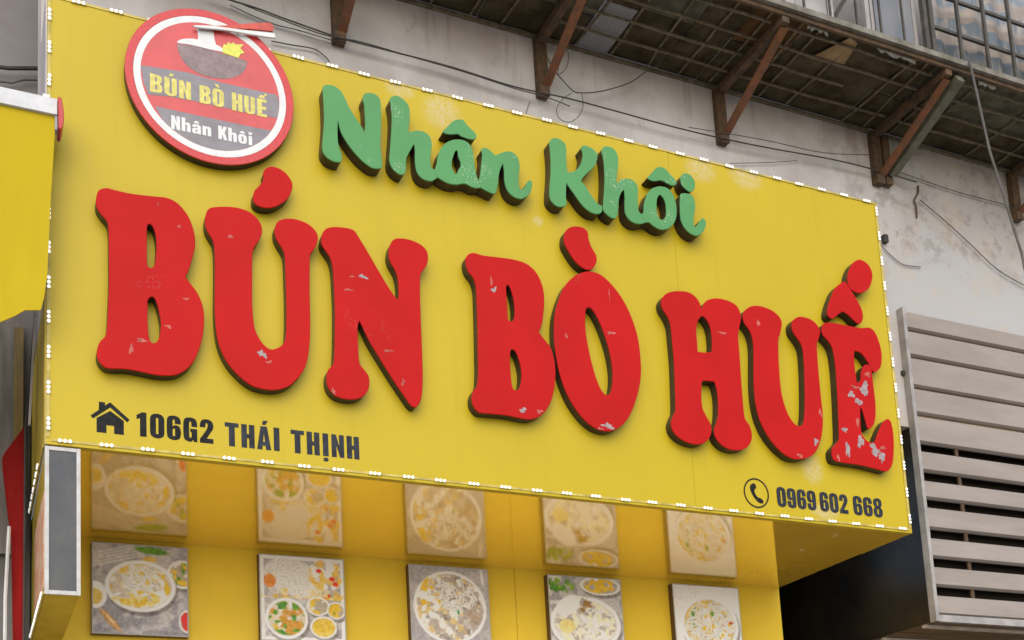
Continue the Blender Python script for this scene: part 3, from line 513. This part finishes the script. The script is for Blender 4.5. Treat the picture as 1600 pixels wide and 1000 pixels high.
MB().prism(shape('chopB'),YB-.012,YB-.004,.001,back=True).obj('chopstick',M['chop_red'],bd)
MB().prism(shape('chopA'),YB-.0125-.008,YB-.0125,.001,back=True).obj('chopstick',M['badge_white'],bd)
for key,y0 in(('chopA',YB-.0125),('chopB',YB-.004)):
    q=OUT[key][0]; cx,cz=sum(p[0] for p in q)/len(q)/1000,sum(p[1] for p in q)/len(q)/1000
    MB().box(cx-.004,cx+.004,y0,YB,cz-.004,cz+.004).obj('chopstick_pin',M['badge_white'],bd)
def badge_text(chars,x0,z0,x1,z1,h,m,gap=.08):
    write(chars,x0,x1,z0,h,YB-.0004,YB+.0004,M[m],bd,gap=gap,slope=(z1-z0)/(x1-x0))
for ch,a,b in (([('B',),('U','acute'),('N',)],.407,.586),([('B',),('O','grave')],.617,.727),([('H',),('U',),('E','hat','acute2')],.758,.921)): badge_text(ch,a,5.018,b,5.019,.086,'badge_yellow')
for ch,a,b in (([('N',),('h',),('a','hatl'),('n',)],.495,.669),([('K',),('h',),('o','hatl'),('i','tittle')],.696,.850)): badge_text(ch,a,4.864,b,4.867,.064,'badge_white')
# ---------------------------------------------------------------- picture boards on the shop wall
def vnoise(u,v,f,seed):
    r=np.random.RandomState(seed); g=r.rand(f+2,f+2); x,y=u*f,v*f; i,j=x.astype(int).clip(0,f),y.astype(int).clip(0,f); fx,fy=x-i,y-j
    fx=fx*fx*(3-2*fx); fy=fy*fy*(3-2*fy)
    return g[i,j]*(1-fx)*(1-fy)+g[np.minimum(i+1,f+1),j]*fx*(1-fy)+g[i,np.minimum(j+1,f+1)]*(1-fx)*fy+g[np.minimum(i+1,f+1),np.minimum(j+1,f+1)]*fx*fy
NG=110
U,V=np.meshgrid(np.linspace(0,1,NG),np.linspace(0,1,NG),indexing='ij')    # V up
class Print:
    def __init__(s,bg): s.c=np.ones((NG,NG,3))*np.array(bg)
    def put(s,mask,col,a=1.0): m=(np.clip(mask,0,1)*a)[...,None]; s.c=s.c*(1-m)+np.array(col)*m; return s
    def ell(s,cx,cy,rx,ry,rot=0):
        x,y=U-cx,V-cy; c,n=math.cos(rot),math.sin(rot); d=np.hypot((x*c+y*n)/rx,(-x*n+y*c)/ry); return np.clip((1-d)*min(rx,ry)*60,0,1)
    def mottle(s,mask,cols,f,seed,a=1.0):
        for k,col in enumerate(cols): s.put(mask*(np.clip((vnoise(U,V,f+3*k,seed+k)*.6+vnoise(U,V,f*2+5,seed+50+k)*.4-.50)*9,0,1)),col,a)
        return s
    def strands(s,mask,n,seed,col,w=.008,shade=None):
        r=random.Random(seed)
        for k in range(n):
            cx,cy,rad,ec=r.uniform(.2,.8),r.uniform(.2,.8),r.uniform(.08,.28),r.uniform(.6,1.5); d=np.abs(np.hypot(U-cx,(V-cy)*ec)-rad)
            if shade: s.put(mask*np.clip(1-np.abs(d-w)/w,0,1),shade,.5)
            s.put(mask*np.clip(1.2-d/w,0,1),col,.75)
        return s
    def bowl(s,cx,cy,r,ry,seed,cols,rim=(.80,.79,.77),base=(.45,.40,.33)):
        s.put(s.ell(cx+.02,cy-.04,r*1.02,ry*1.03),(.22,.20,.19),.7); s.put(s.ell(cx,cy,r,ry),rim); s.put(s.ell(cx,cy,r*.90,ry*.88),(.55,.52,.48)); m=s.ell(cx,cy,r*.86,ry*.84)
        s.put(m,base); s.mottle(m,cols,9,seed); return m
WHT,GRY,YLO,GRN,REDF,BRN=(.78,.77,.74),(.40,.38,.38),(.66,.47,.13),(.20,.33,.07),(.62,.10,.04),(.34,.24,.14)
def p_bowl():
    p=Print((.40,.385,.39)); p.mottle(np.ones_like(U),[(.52,.49,.48),(.30,.29,.31)],5,3,.7)
    for k in range(5): p.put(np.clip(1-np.abs(V-(.80+.035*k)-.28*(U-.2))*45,0,1)*(U<.55),(.66,.63,.60),.7)
    p.put(p.ell(.62,.95,.22,.05,-.1),GRN,.9); p.put(p.ell(.60,.85,.10,.04),YLO,.8)
    p.bowl(.96,.70,.18,.17,9,[GRN,WHT,YLO]); p.put(p.ell(.02,.42,.13,.16),WHT); p.put(p.ell(.02,.40,.09,.10),(.60,.46,.20))
    m=p.bowl(.50,.54,.385,.30,21,[(.70,.60,.40),YLO,WHT],base=(.55,.50,.43)); p.strands(p.ell(.52,.62,.24,.16),26,4,WHT,.009,(.45,.42,.38)); p.mottle(p.ell(.45,.40,.28,.10),[YLO,(.70,.56,.24)],12,33)
    p.put(p.ell(.18,.14,.20,.045,-.85),(.50,.32,.16)); p.put(p.ell(.18,.15,.18,.02,-.85),(.70,.52,.34)); p.bowl(1.0,.16,.10,.14,5,[REDF]); return p
def p_tray():
    p=Print((.74,.73,.71)); p.put(((U>.04)&(U<.96)&(V>.04)&(V<.96))*1.,(.42,.40,.40)); p.mottle(np.ones_like(U),[(.60,.57,.55)],6,8,.6)
    m=p.ell(.40,.75,.38,.22,-.25); p.put(m,(.62,.60,.57)); p.strands(m,34,6,WHT,.010,(.46,.44,.42)); p.mottle(p.ell(.78,.80,.22,.20),[YLO,WHT,(.70,.50,.22)],9,14)
    for x,y in((.70,.85),(.86,.76),(.90,.70),(.76,.52),(.80,.55)): p.put(p.ell(x,y,.045,.035),REDF)
    p.put(p.ell(.11,.70,.08,.09),(.62,.30,.14)); p.mottle(((V<.62)&(V>.50))*1.,[YLO,(.68,.58,.38)],11,17,.8)
    p.bowl(.30,.26,.26,.25,31,[YLO,WHT,(.55,.33,.14),GRN],base=(.60,.55,.46)); p.bowl(.68,.42,.15,.12,41,[WHT,YLO]); p.bowl(.90,.38,.12,.11,43,[YLO,GRN]); p.bowl(.74,.17,.17,.14,47,[YLO,(.70,.52,.2)],base=(.62,.46,.16)); return p
def p_plate():
    p=Print((.40,.385,.39)); p.mottle(np.ones_like(U),[(.50,.47,.45)],5,2,.6); p.put(p.ell(.50,.50,.475,.46),WHT); m=p.ell(.5,.5,.44,.425); p.put(m,(.50,.46,.42))
    p.mottle(m,[WHT,(.32,.29,.27),(.62,.50,.30),(.70,.68,.64),(.45,.40,.36)],7,61); p.strands(p.ell(.58,.66,.30,.22),24,8,WHT,.010,(.36,.33,.31)); p.mottle(p.ell(.25,.62,.14,.26),[WHT,YLO],8,66); p.put(p.ell(.60,.44,.025,.04),(.10,.30,.12)); p.put(p.ell(.80,.40,.10,.10),(.42,.34,.27),.7); p.put(p.ell(.93,.90,.025,.14,.1),WHT,.8); return p
def p_dishes():
    p=Print((.48,.46,.46)); p.mottle(np.ones_like(U),[(.62,.60,.58),(.32,.31,.32)],6,5,.8); p.bowl(.72,.90,.30,.13,51,[WHT,GRY,YLO]); p.mottle(p.ell(.16,.88,.20,.12),[GRN,(.30,.42,.12)],12,52)
    p.bowl(.48,.38,.50,.37,53,[WHT,(.68,.65,.60),(.45,.41,.38),(.70,.66,.5)],base=(.60,.57,.53)); p.put(p.ell(.22,.34,.12,.10),(.68,.58,.30)); p.put(p.ell(.26,.62,.20,.12,.6),WHT); p.mottle(p.ell(.50,.62,.10,.14),[BRN,GRY],9,57); p.strands(p.ell(.6,.3,.25,.18),14,11,(.70,.67,.62),.012); return p
def p_soup():
    p=Print((.66,.65,.64)); p.mottle(np.ones_like(U),[(.74,.73,.72)],4,6,.8)
    p.bowl(.52,.46,.45,.42,71,[(.62,.56,.46),WHT,(.55,.42,.22),(.66,.64,.58),YLO],base=(.52,.48,.43)); p.mottle(p.ell(.3,.55,.14,.16),[GRN,YLO],12,75)
    for x,y in((.72,.46),(.44,.28),(.62,.2),(.85,.5)): p.put(p.ell(x,y,.04,.03),(.52,.16,.06))
    p.strands(p.ell(.52,.46,.36,.33),30,12,(.76,.75,.72),.009,(.42,.39,.36)); p.put(p.ell(.27,.60,.035,.05),GRN); p.put(p.ell(.57,.62,.035,.05),GRN); return p
pm=bpy.data.materials.new('food_print'); pm.use_nodes=True; nn=NT(pm); at=nn.node('ShaderNodeVertexColor',layer_name='print'); nn.link(at.outputs[0],nn.b.inputs['Base Color']); nn.b.inputs['Roughness'].default_value=.5; nn.b.inputs['Specular IOR Level'].default_value=.2
BOARDS=[(0.286,0.752,2.902,3.368,p_bowl,'square picture board of a white noodle bowl on grey slate'),(1.117,1.579,2.901,3.368,p_tray,'square picture board of a noodle tray with small side bowls'),
 (1.950,2.430,2.901,3.370,p_plate,'square picture board of one large round meat plate'),(2.811,3.305,2.901,3.368,p_dishes,'square picture board of meat dishes with green herbs'),(3.670,4.164,2.901,3.367,p_soup,'square picture board of a soup bowl on a white background')]
for x0,x1,z0,z1,fn,lab in BOARDS:
    t=thing('picture_board',lab,'picture',((x0+x1)/2,SD,z0),'food picture boards under the sign'); y=SD-.048
    MB().box(x0,x1,y+.0015,SD-.001,z0,z1).obj('board',M['board_edge'],t)
    MB().box(x0,x1,y+.0002,y+.0014,z0,z1).obj('white_edge',M['white_frame'],t)
    p=fn(); px0,px1,pz0,pz1=x0+.006,x1-.006,z0+.006,z1-.006
    vs=[(px0+(px1-px0)*u,y-.0004,pz0+(pz1-pz0)*v) for u,v in zip(U.ravel(),V.ravel())]
    fs=[(i*NG+j,(i+1)*NG+j,(i+1)*NG+j+1,i*NG+j+1) for i in range(NG-1) for j in range(NG-1)]
    o=MB().add(vs,fs).obj('food_picture',pm,t)
    ca=o.data.color_attributes.new('print','FLOAT_COLOR','POINT'); c4=np.concatenate([np.clip((p.c+(np.random.RandomState(5).rand(NG,NG,1)-.5)*.05+(vnoise(U,V,40,3)-.5)[...,None]*.10-.46)*1.6+.55,.05,.88).reshape(-1,3),np.ones((NG*NG,1))],1).astype(np.float32); ca.data.foreach_set('color',c4.ravel())
# ---------------------------------------------------------------- wing box under the sign's end
lb=thing('wing_box','narrow hanging box with grey front and white frame under the sign end','light box',(.065,.3,2.785))
x0,x1,z0,z1=-.004,.130,2.785,3.392
MB().box(x0+.004,x1-.004,.012,SD-.06,z0+.004,z1).obj('box_body',M['side_yellow'],lb)
MB().box(x0+.012,x1-.012,.004,.011,z0+.014,z1-.012).obj('grey_panel',M['screen_grey'],lb)
for b in((x0,x0+.016,z0,z1),(x1-.015,x1,z0,z1)): MB().box(b[0],b[1],0,.0115,b[2],b[3]).obj('frame_bar',M['white_frame'],lb)
for b in((z0,z0+.016),(z1-.015,z1)): MB().box(x0+.0165,x1-.0155,.0005,.0115,b[0],b[1]).obj('frame_bar',M['white_frame'],lb)
MB().box(x0-.002,x0+.003,.02,.62,z0+.03,z1-.18).obj('side_picture',M['menu_strip'],lb)
s=MB().box(x0-.003,x0+.001,.02,SD-.1,z0+.004,z0+.016).obj('led_strip',M['led_base'],lb); led_row(s,(x0-.003,.06,z0+.010),(x0-.003,.80,z0+.010),11,0,(0,0,-math.pi/2))
# ---------------------------------------------------------------- balcony with caged front on steel brackets
ZF,YO=6.232,-.27
bc=thing('balcony','rusty steel cage balcony with barred front and dark sheet floor','balcony',(4,WY,ZF))
BXS=[.25,1.41,2.57,3.76,4.95,6.16,7.3]
for i,x in enumerate(BXS):
    pm_='rust_dark'
    b=MB().box(x-.032,x+.032,WY-.045,WY-.003,5.85,ZF-.03).add([],[]).obj('bracket_post',M[pm_],bc)
    MB().box(x-.030,x+.030,WY-.055,WY-.0455,5.845,5.90).obj('foot_plate',M['rust_dark'],b)
    MB().bar((x,WY-.05,ZF-.045),(x,YO+.02,ZF-.045),.045,.045).obj('bracket_arm',M['rust_dark'],b)
    MB().bar((x+.012,WY-.05,5.905),(x+.012,YO+.055,ZF-.075),.046,.016).obj('bracket_brace',M['rust_red'],b)
    if i==4:
        MB().box(x+.05,x+.105,WY-.045,WY-.003,5.86,ZF-.03).obj('bracket_post',M['rust_dark'],bc)
        MB().bar((x+.095,WY-.05,5.93),(x+.095,YO+.03,ZF-.06),.055,.05).obj('bracket_brace',M['steel_green'],b)
yb=[WY-.012,.255,.115,-.03,-.16]
def wavy(a,b,n,amp,w,h,axis):
    a,b=Vector(a),Vector(b); pts=[a.lerp(b,k/n)+Vector((random.uniform(-amp,amp)*(axis=='y'),random.uniform(-amp,amp)*(axis=='x'),random.uniform(-amp,amp)*.6)) for k in range(n+1)]; mb=MB()
    mb.tube(pts,w/2,5); return mb
for y in yb:
    if y==yb[0]: MB().bar((-.2,y,ZF-.012),(8.6,y,ZF-.012),.022,.014).obj('floor_bar',M['bar_metal'],bc); continue
    for a,b in zip(BXS,BXS[1:]):
        if random.random()<.12: b-=.45
        wavy((a+.03,y+random.uniform(-.012,.012),ZF-.012),(b-.03,y+random.uniform(-.012,.012),ZF-.012),6,.004,.016,.012,'x').obj('floor_bar',M['bar_metal'],bc)
x=.1
while x<8:
    if random.random()>.08:
        wavy((x+random.uniform(-.03,.03),WY-.03,ZF+.002),(x+random.uniform(-.03,.03),YO+.03,ZF+.002),5,.005,.0145,.01,'y').obj('floor_bar',M['bar_metal'],bc)
    x+=.222*random.choice((.55,1,1,1,1.1))
k=0; segs=[-.2,.5,.9,1.35,1.75,2.2,2.806,3.014,3.35,3.62,3.98,4.3,4.7,4.93,5.3,5.75,6.2,6.8,7.4,8.0,8.6]
for a,b in zip(segs,segs[1:]):
    if abs(a-2.806)<.01: continue
    cut=random.uniform(.02,.2)
    for y0,y1,ms in((YO+.03,cut-.002,('floor_sheet_olive','floor_sheet_rust','floor_sheet')),(cut+.002,WY-.006,('floor_sheet','floor_sheet','floor_sheet_olive' if 5<a<5.8 else 'floor_sheet'))):
        k+=1; z=ZF+.012+.003*(k%3); dz=random.uniform(-.003,.006)
        MB().add([(a+.003,y0,z),(b-.003,y0,z+dz),(b-.003,y1,z),(a+.003,y1,z),(a+.003,y0,z+.009),(b-.003,y0,z+dz+.009),(b-.003,y1,z+.009),(a+.003,y1,z+.009)],[(3,2,1,0),(4,5,6,7),(0,1,5,4),(1,2,6,5),(2,3,7,6),(3,0,4,7)]).obj('floor_sheet',M[random.choice(ms)],bc)
MB().add([(4.13,.0,ZF-.004),(4.36,-.03,ZF-.004),(4.31,-.20,ZF-.006),(4.24,-.22,ZF-.006),(4.13,.0,ZF),(4.36,-.03,ZF),(4.31,-.20,ZF-.002),(4.24,-.22,ZF-.002)],[(0,1,2,3),(7,6,5,4),(0,4,5,1),(1,5,6,2),(2,6,7,3),(3,7,4,0)]).obj('cardboard_piece',M['cardboard'],bc)
for a,b in((3.92,4.06),(4.42,4.70),(2.2,2.33),(5.2,5.34)):
    n_=10; top=[(a+(b-a)*i/n_,ZF-.018) for i in range(n_+1)]; bot=[(a+(b-a)*i/n_,ZF-.03-random.uniform(.005,.035)) for i in range(n_+1)]
    MB().prism(orient([top+bot[::-1]]),YO+.032,YO+.038,back=True).obj('rag_scrap',M['rag'],bc)
mb=MB()
for k in range(16): mb.bar((2.815+.0125*k,WY-.01,ZF+.012),(2.815+.0125*k,.06,ZF+.012),.0045,.003)
for k in range(28): mb.bar((2.81,.07+.0125*k,ZF+.0155),(3.01,.07+.0125*k,ZF+.0155),.0045,.003)
mb.obj('wire_mesh',M['wire_mesh'],bc)
MB().box(2.812,3.008,YO+.03,.055,ZF+.013,ZF+.021).obj('floor_sheet',M['floor_sheet'],bc)
MB().box(-.2,8.6,YO-.012,YO+.012,ZF-.004,ZF+.030).obj('edge_beam',M['fascia'],bc)
MB().box(-.2,8.6,YO+.014,YO+.030,ZF-.030,ZF+.005).obj('edge_angle',M['rust_dark'],bc)
zt=7.6
for x in [.3+.19*k for k in range(18)]+[3.70,3.88,4.063,4.255,4.431,4.604]: MB().bar((x,YO,ZF+.03),(x,YO,zt),.011,.011,(0,1,0)).obj('cage_bar',M['cage_bar'],bc)
for x in(4.775,4.825): MB().bar((x,YO,ZF+.03),(x,YO,zt),.028,.028,(0,1,0)).obj('cage_post',M['cage_bar'],bc)
for x in [5.05+.218*k for k in range(14)]: MB().bar((x,YO,ZF+.03),(x,YO,zt),.020,.016,(0,1,0)).obj('cage_bar',M['cage_bar'],bc)
for k in range(5): MB().bar((4.84,YO+.017,6.45+.228*k),(8.6,YO+.017,6.45+.228*k),.016,.018).obj('cage_rail',M['cage_bar'],bc)
MB().bar((-.2,YO,zt),(8.6,YO,zt),.03,.03).obj('cage_rail',M['cage_bar'],bc)
for a,b,m_ in((.3,3.72,'pane_blue'),(3.73,3.79,'dark_inside'),(3.795,3.86,'window_white'),(3.865,4.085,'window_white'),(4.095,4.135,'window_white'),(4.375,4.405,'window_white'),(4.415,4.435,'window_white'),(4.445,4.735,'pane_blue'),(4.74,4.765,'window_white')):
    MB().box(a,b,YO+.05,YO+.07,ZF+.03,zt).obj('window_panel',M[m_],bc)
MB().box(4.14,4.37,YO+.30,YO+.32,ZF+.03,zt).obj('window_panel',M['dark_inside'],bc)  # no pane here: near-black sheet paints in the dark gap between the windows
MB().bar((4.15,YO+.16,6.30),(4.36,YO+.16,6.62),.02,.02).obj('inner_rod',M['cage_bar'],bc)
nx,vs,fs=160,[],[]
for i in range(nx+1):
    x=4.86+i*(8.5-4.86)/nx; y=YO+.09+.012*math.sin(i*.9)+.01*math.sin(i*.23)
    vs+=[(x,y,ZF+.03),(x,y+.03,zt),(x,y+.004,ZF+.03),(x,y+.034,zt)]
for i in range(nx): a=4*i; fs+=[(a,a+4,a+5,a+1),(a+2,a+3,a+7,a+6),(a+1,a+5,a+7,a+3),(a,a+2,a+6,a+4)]
MB().add(vs,fs).obj('plastic_sheet',M['banded_sheet'],bc,smooth=True,label='banded blue and beige plastic sheet behind the bars')
# ---------------------------------------------------------------- louvred screen right of the sign
lv=thing('louver_screen','grey metal louvred screen on the concrete wall beside the sign','louver',(5.9,.4,3.0))
X0,X1=5.035,8.4; F=WY-.04
SL=[(5.007,4.891),(4.878,4.712),(4.700,4.509),(4.497,4.333),(4.317,4.143),(4.089,3.961),(3.900,3.786),(3.729,3.595),(3.534,3.412),(3.353,3.234),(3.174,3.055)]
for i,(zt_,zb_) in enumerate(SL):
    j=random.uniform(-.003,.003); mb=MB(); t=.012; yt,ym,yb_=F+.016,F-.006,F-.002+j
    prof=[(yt,zt_),(ym,zt_-.018),(yb_,zb_+.010),(yb_+.022,zb_)]; bk=[(y+t,z-.001) for y,z in prof]
    vs=[(x,y,z) for x in(X0,X1) for y,z in prof+bk[::-1]]; n_=8
    mb.add(vs,[tuple(range(n_))[::-1],tuple(range(n_,2*n_))]+[(k,(k+1)%n_,n_+(k+1)%n_,n_+k) for k in range(n_)])
    mb.obj('slat',M['louver'],lv)
MB().box(X0-.03,X0-.004,F-.012,WY-.002,3.01,5.02).obj('side_frame',M['louver_frame'],lv)
MB().box(X0-.002,X1,F-.008,F+.02,3.008,3.05).obj('bottom_rail',M['louver_frame'],lv)
for k in range(6): MB().box(X0+.32+.62*k,X0+.345+.62*k,F+.026,WY-.002,3.05,5.0).obj('upright',M['rust_dark'],lv)
MB().box(X0,X1,WY-.012,WY-.003,4.22,5.0).obj('backing_board',M['plank'],lv)
MB().box(X0-.024,X0-.010,WY,2.9,3.02,4.245).obj('side_panel',M['dark_panel'],lv,label='dark smooth side sheet')
MB().box(X0,X1,WY+.05,WY+.06,3.05,4.24).obj('backing_board',M['void'],lv)  # near-black sheet: darkness of the opening behind the lower slats, put in as colour
y=F+.03
for k in range(16):
    MB().box(X0-.01,X1,y,y+.145,3.016+.003*(k%2),3.032+.003*(k%2)).obj('underside_plank',M['plank'],lv); y+=.152
for k in range(5): MB().box(X0-.01,X1,F+.10+.36*k,F+.13+.36*k,2.996,3.014).obj('underside_batten',M['plank_pale'],lv)
# ---------------------------------------------------------------- neighbour's awning and hangings
aw=thing('awning','yellow cloth awning hanging from a white rail beside the sign','awning',(-.7,-0.120,3.787))
MB().box(-1.600,0.0289,-0.150,-0.105,4.745,4.814).obj('rail',M['awning_rail'],aw)
MB().box(-1.600,0.0434,-0.100,-0.060,4.816,4.839).obj('top_pipe',M['rail_grey'],aw)
cl=[(-1.651,4.753),(0.021,4.753),(0.023,4.701),(0.008,4.410),(-0.006,4.046),(-0.017,3.953),(-0.029,3.897),(-0.087,3.887),(-0.123,3.857),(-0.185,3.816),(-0.611,3.516),(-1.651,3.059)]
MB().prism(orient([cl]),-.135,-.129,back=True).obj('cloth',M['awning_cloth'],aw)
MB().prism(orient([smooth_loop([(0.0310,4.8157,1),(0.0434,4.8157,1),(0.0497,4.7845),(0.0538,4.7429),(0.0518,4.7013),(0.0434,4.6722,1),(0.0330,4.6805,1)],4)]),-.165,-.075,.002,back=True).obj('end_cap',M['cap_red'],aw,label='red end cap')
MB().box(0.021,0.0304,-0.145,-0.110,4.681,4.743).obj('end_bracket',M['rail_grey'],aw)
for xx in(-.3,-1.4): MB().bar((xx,-.10,4.784),(xx,.95,4.784),.03,.03).obj('arm',M['rail_grey'],aw)
MB().box(-0.023,0.0039,-0.105,-0.075,4.840,4.857).obj('pipe_clamp',M['white_plastic'],aw)
def sheet(name,pts,y,th,m_,label,cat):
    return tag(MB().prism(orient([pts]),y,y+th,back=True).obj(name,M[m_],None),label,cat)
sheet('red_cloth',[(-.142,3.545),(-.130,3.575),(-.09,3.640),(-.055,3.700),(-.048,3.69),(-.044,3.50),(-.041,2.0),(-.088,2.0),(-.092,2.75),(-.102,3.18),(-.118,3.30),(-.138,3.49)],.60,.02,'red_cloth','dark red cloth hanging in the gap beside the shop wall','cloth')
sheet('grey_tarpaulin',[(-.9,4.40),(-.045,4.365),(-.036,4.2),(-.044,3.5),(-.07,3.2),(-.9,3.2)],.90,.012,'tarp_grey','grey tarpaulin hanging under the yellow awning','tarpaulin')
tag(MB().box(-.086,-.046,.845,.885,0,4.29).obj('wooden_post',M['wood_brown']),'brown wooden post standing before the grey tarpaulin','post')
tag(MB().tube([(-.012,.50,4.24),(-.030,.50,3.95),(-.052,.50,3.64),(-.053,.55,0.13)],.006).obj('dark_pipe',M['black_cord']),'thin black pipe leaning beside the sign end','pipe')
tag(MB().bar((.0-.012,.47,4.26),(-.038,.47,3.66),.016,.01).obj('pale_batten',M['pale_metal']),'pale metal batten leaning against the sign end','batten')
tag(MB().tube([(-.128,.55,0.13),(-.126,.55,2.9),(-.113,.55,3.22)],.008).obj('white_pipe',M['white_plastic']),'thin white pipe standing left of the red cloth','pipe')
# elbow of an old pipe on the wall
tag(MB().tube([(-.080,.93,5.02),(-.045,.93,5.015),(-.022,.93,5.005),(-.013,.93,4.985),(-.013,.93,4.955)],.013,8).obj('pipe_elbow',M['wood_brown']),'short bent brown pipe stub on the wall beside the sign','pipe')
# ---------------------------------------------------------------- wires
def wire(key,r,y,m_,label,amp=0):
    p=[(a/1000,b/1000) for a,b in WIRE[key]]; q=[]
    for i in range(len(p)-1):
        p0,p1,p2,p3=p[max(i-1,0)],p[i],p[i+1],p[min(i+2,len(p)-1)]
        for k in range(5):
            t=k/5; q.append(tuple(.5*((2*b)+(c-a)*t+(2*a-5*b+4*c-d)*t*t+(3*b-a-3*c+d)*t**3) for a,b,c,d in zip(p0,p1,p2,p3)))
    q.append(p[-1])
    return tag(MB().tube([(a,y,b) for a,b in q],r,5).obj('wire',M[m_]),label,'wire')
wire('w1',.0042,WY-.06,'black_cord','long black wire running along the wall just above the sign')
wire('w2',.003,WY-.062,'black_cord','thinner black wire running close beside the long wall wire')
wire('w3',.0035,WY-.02,'cord_grey','short wire curving down from the badge to the sign top')
wire('w4',.003,WY-.02,'cord_grey','thin wire leading from the double bracket along the wall')
wire('w5',.0034,WY-.02,'cord_grey','thin wire sloping down the pale wall above the louvred screen')
wire('w6',.003,WY-.012,'cord_grey','short slack wire hanging from the hook beside the sign')
wire('w7',.0035,WY-.065,'cord_grey','knotted wire hanging between two balcony brackets')
wire('w8',.0022,WY-.05,'cord_grey','loose wire loop hanging below the knotted wire')
wire('w9',.0022,WY-.07,'cord_grey','small wire loop on the balcony bracket')
wire('w12',.0026,WY-.02,'cord_grey','faint thin wire hanging close above the badge')
wire('w14',.0026,WY-.064,'cord_grey','thin wire ending at the double bracket above the long wire')
wire('w15',.002,WY-.02,'cord_grey','very short wire end hanging beside the second bracket foot')
wire('w16',.0022,WY-.02,'cord_grey','thin level wire on the wall just above the sign edge')
wire('w13',.006,WY-.012,'rust_dark','short rusty wire stub on the wall right of the sign')
tag(MB().tube([(-.30,.90,5.64),(-.12,.90,5.66),(.03,.90,5.70)],.010).obj('wire',M['black_cord']),'thick black wire on the grey wall beside the sign','wire')
tag(MB().tube([(-.30,.92,5.575),(-.10,.92,5.60),(-.05,.92,5.63),(.03,.92,5.65)],.005).obj('wire',M['cord_grey']),'thin bent wire on the grey wall beside the sign','wire')
q=[(5.07,6.25),(5.098,6.049),(5.145,5.688),(5.216,5.417),(5.305,5.069),(5.333,4.78),(5.35,4.3),(5.36,3.2),(5.4,.13)]
tag(MB().tube([(a,YO-.03,b) for a,b in q],.0075,6).obj('hanging_cable',M['cord_grey']),'long grey cable hanging from the balcony edge past the louvres','cable')
tag(MB().box(4.945,4.978,WY-.03,WY-.001,5.46,5.51).obj('wall_hook',M['black_cord']),'small black hook on the wall just right of the sign','hook')
tag(MB().box(4.985,5.005,WY-.02,WY-.001,4.585,4.61).obj('wall_bolt',M['black_cord']),'black bolt head on the wall left of the louvred screen','bolt')
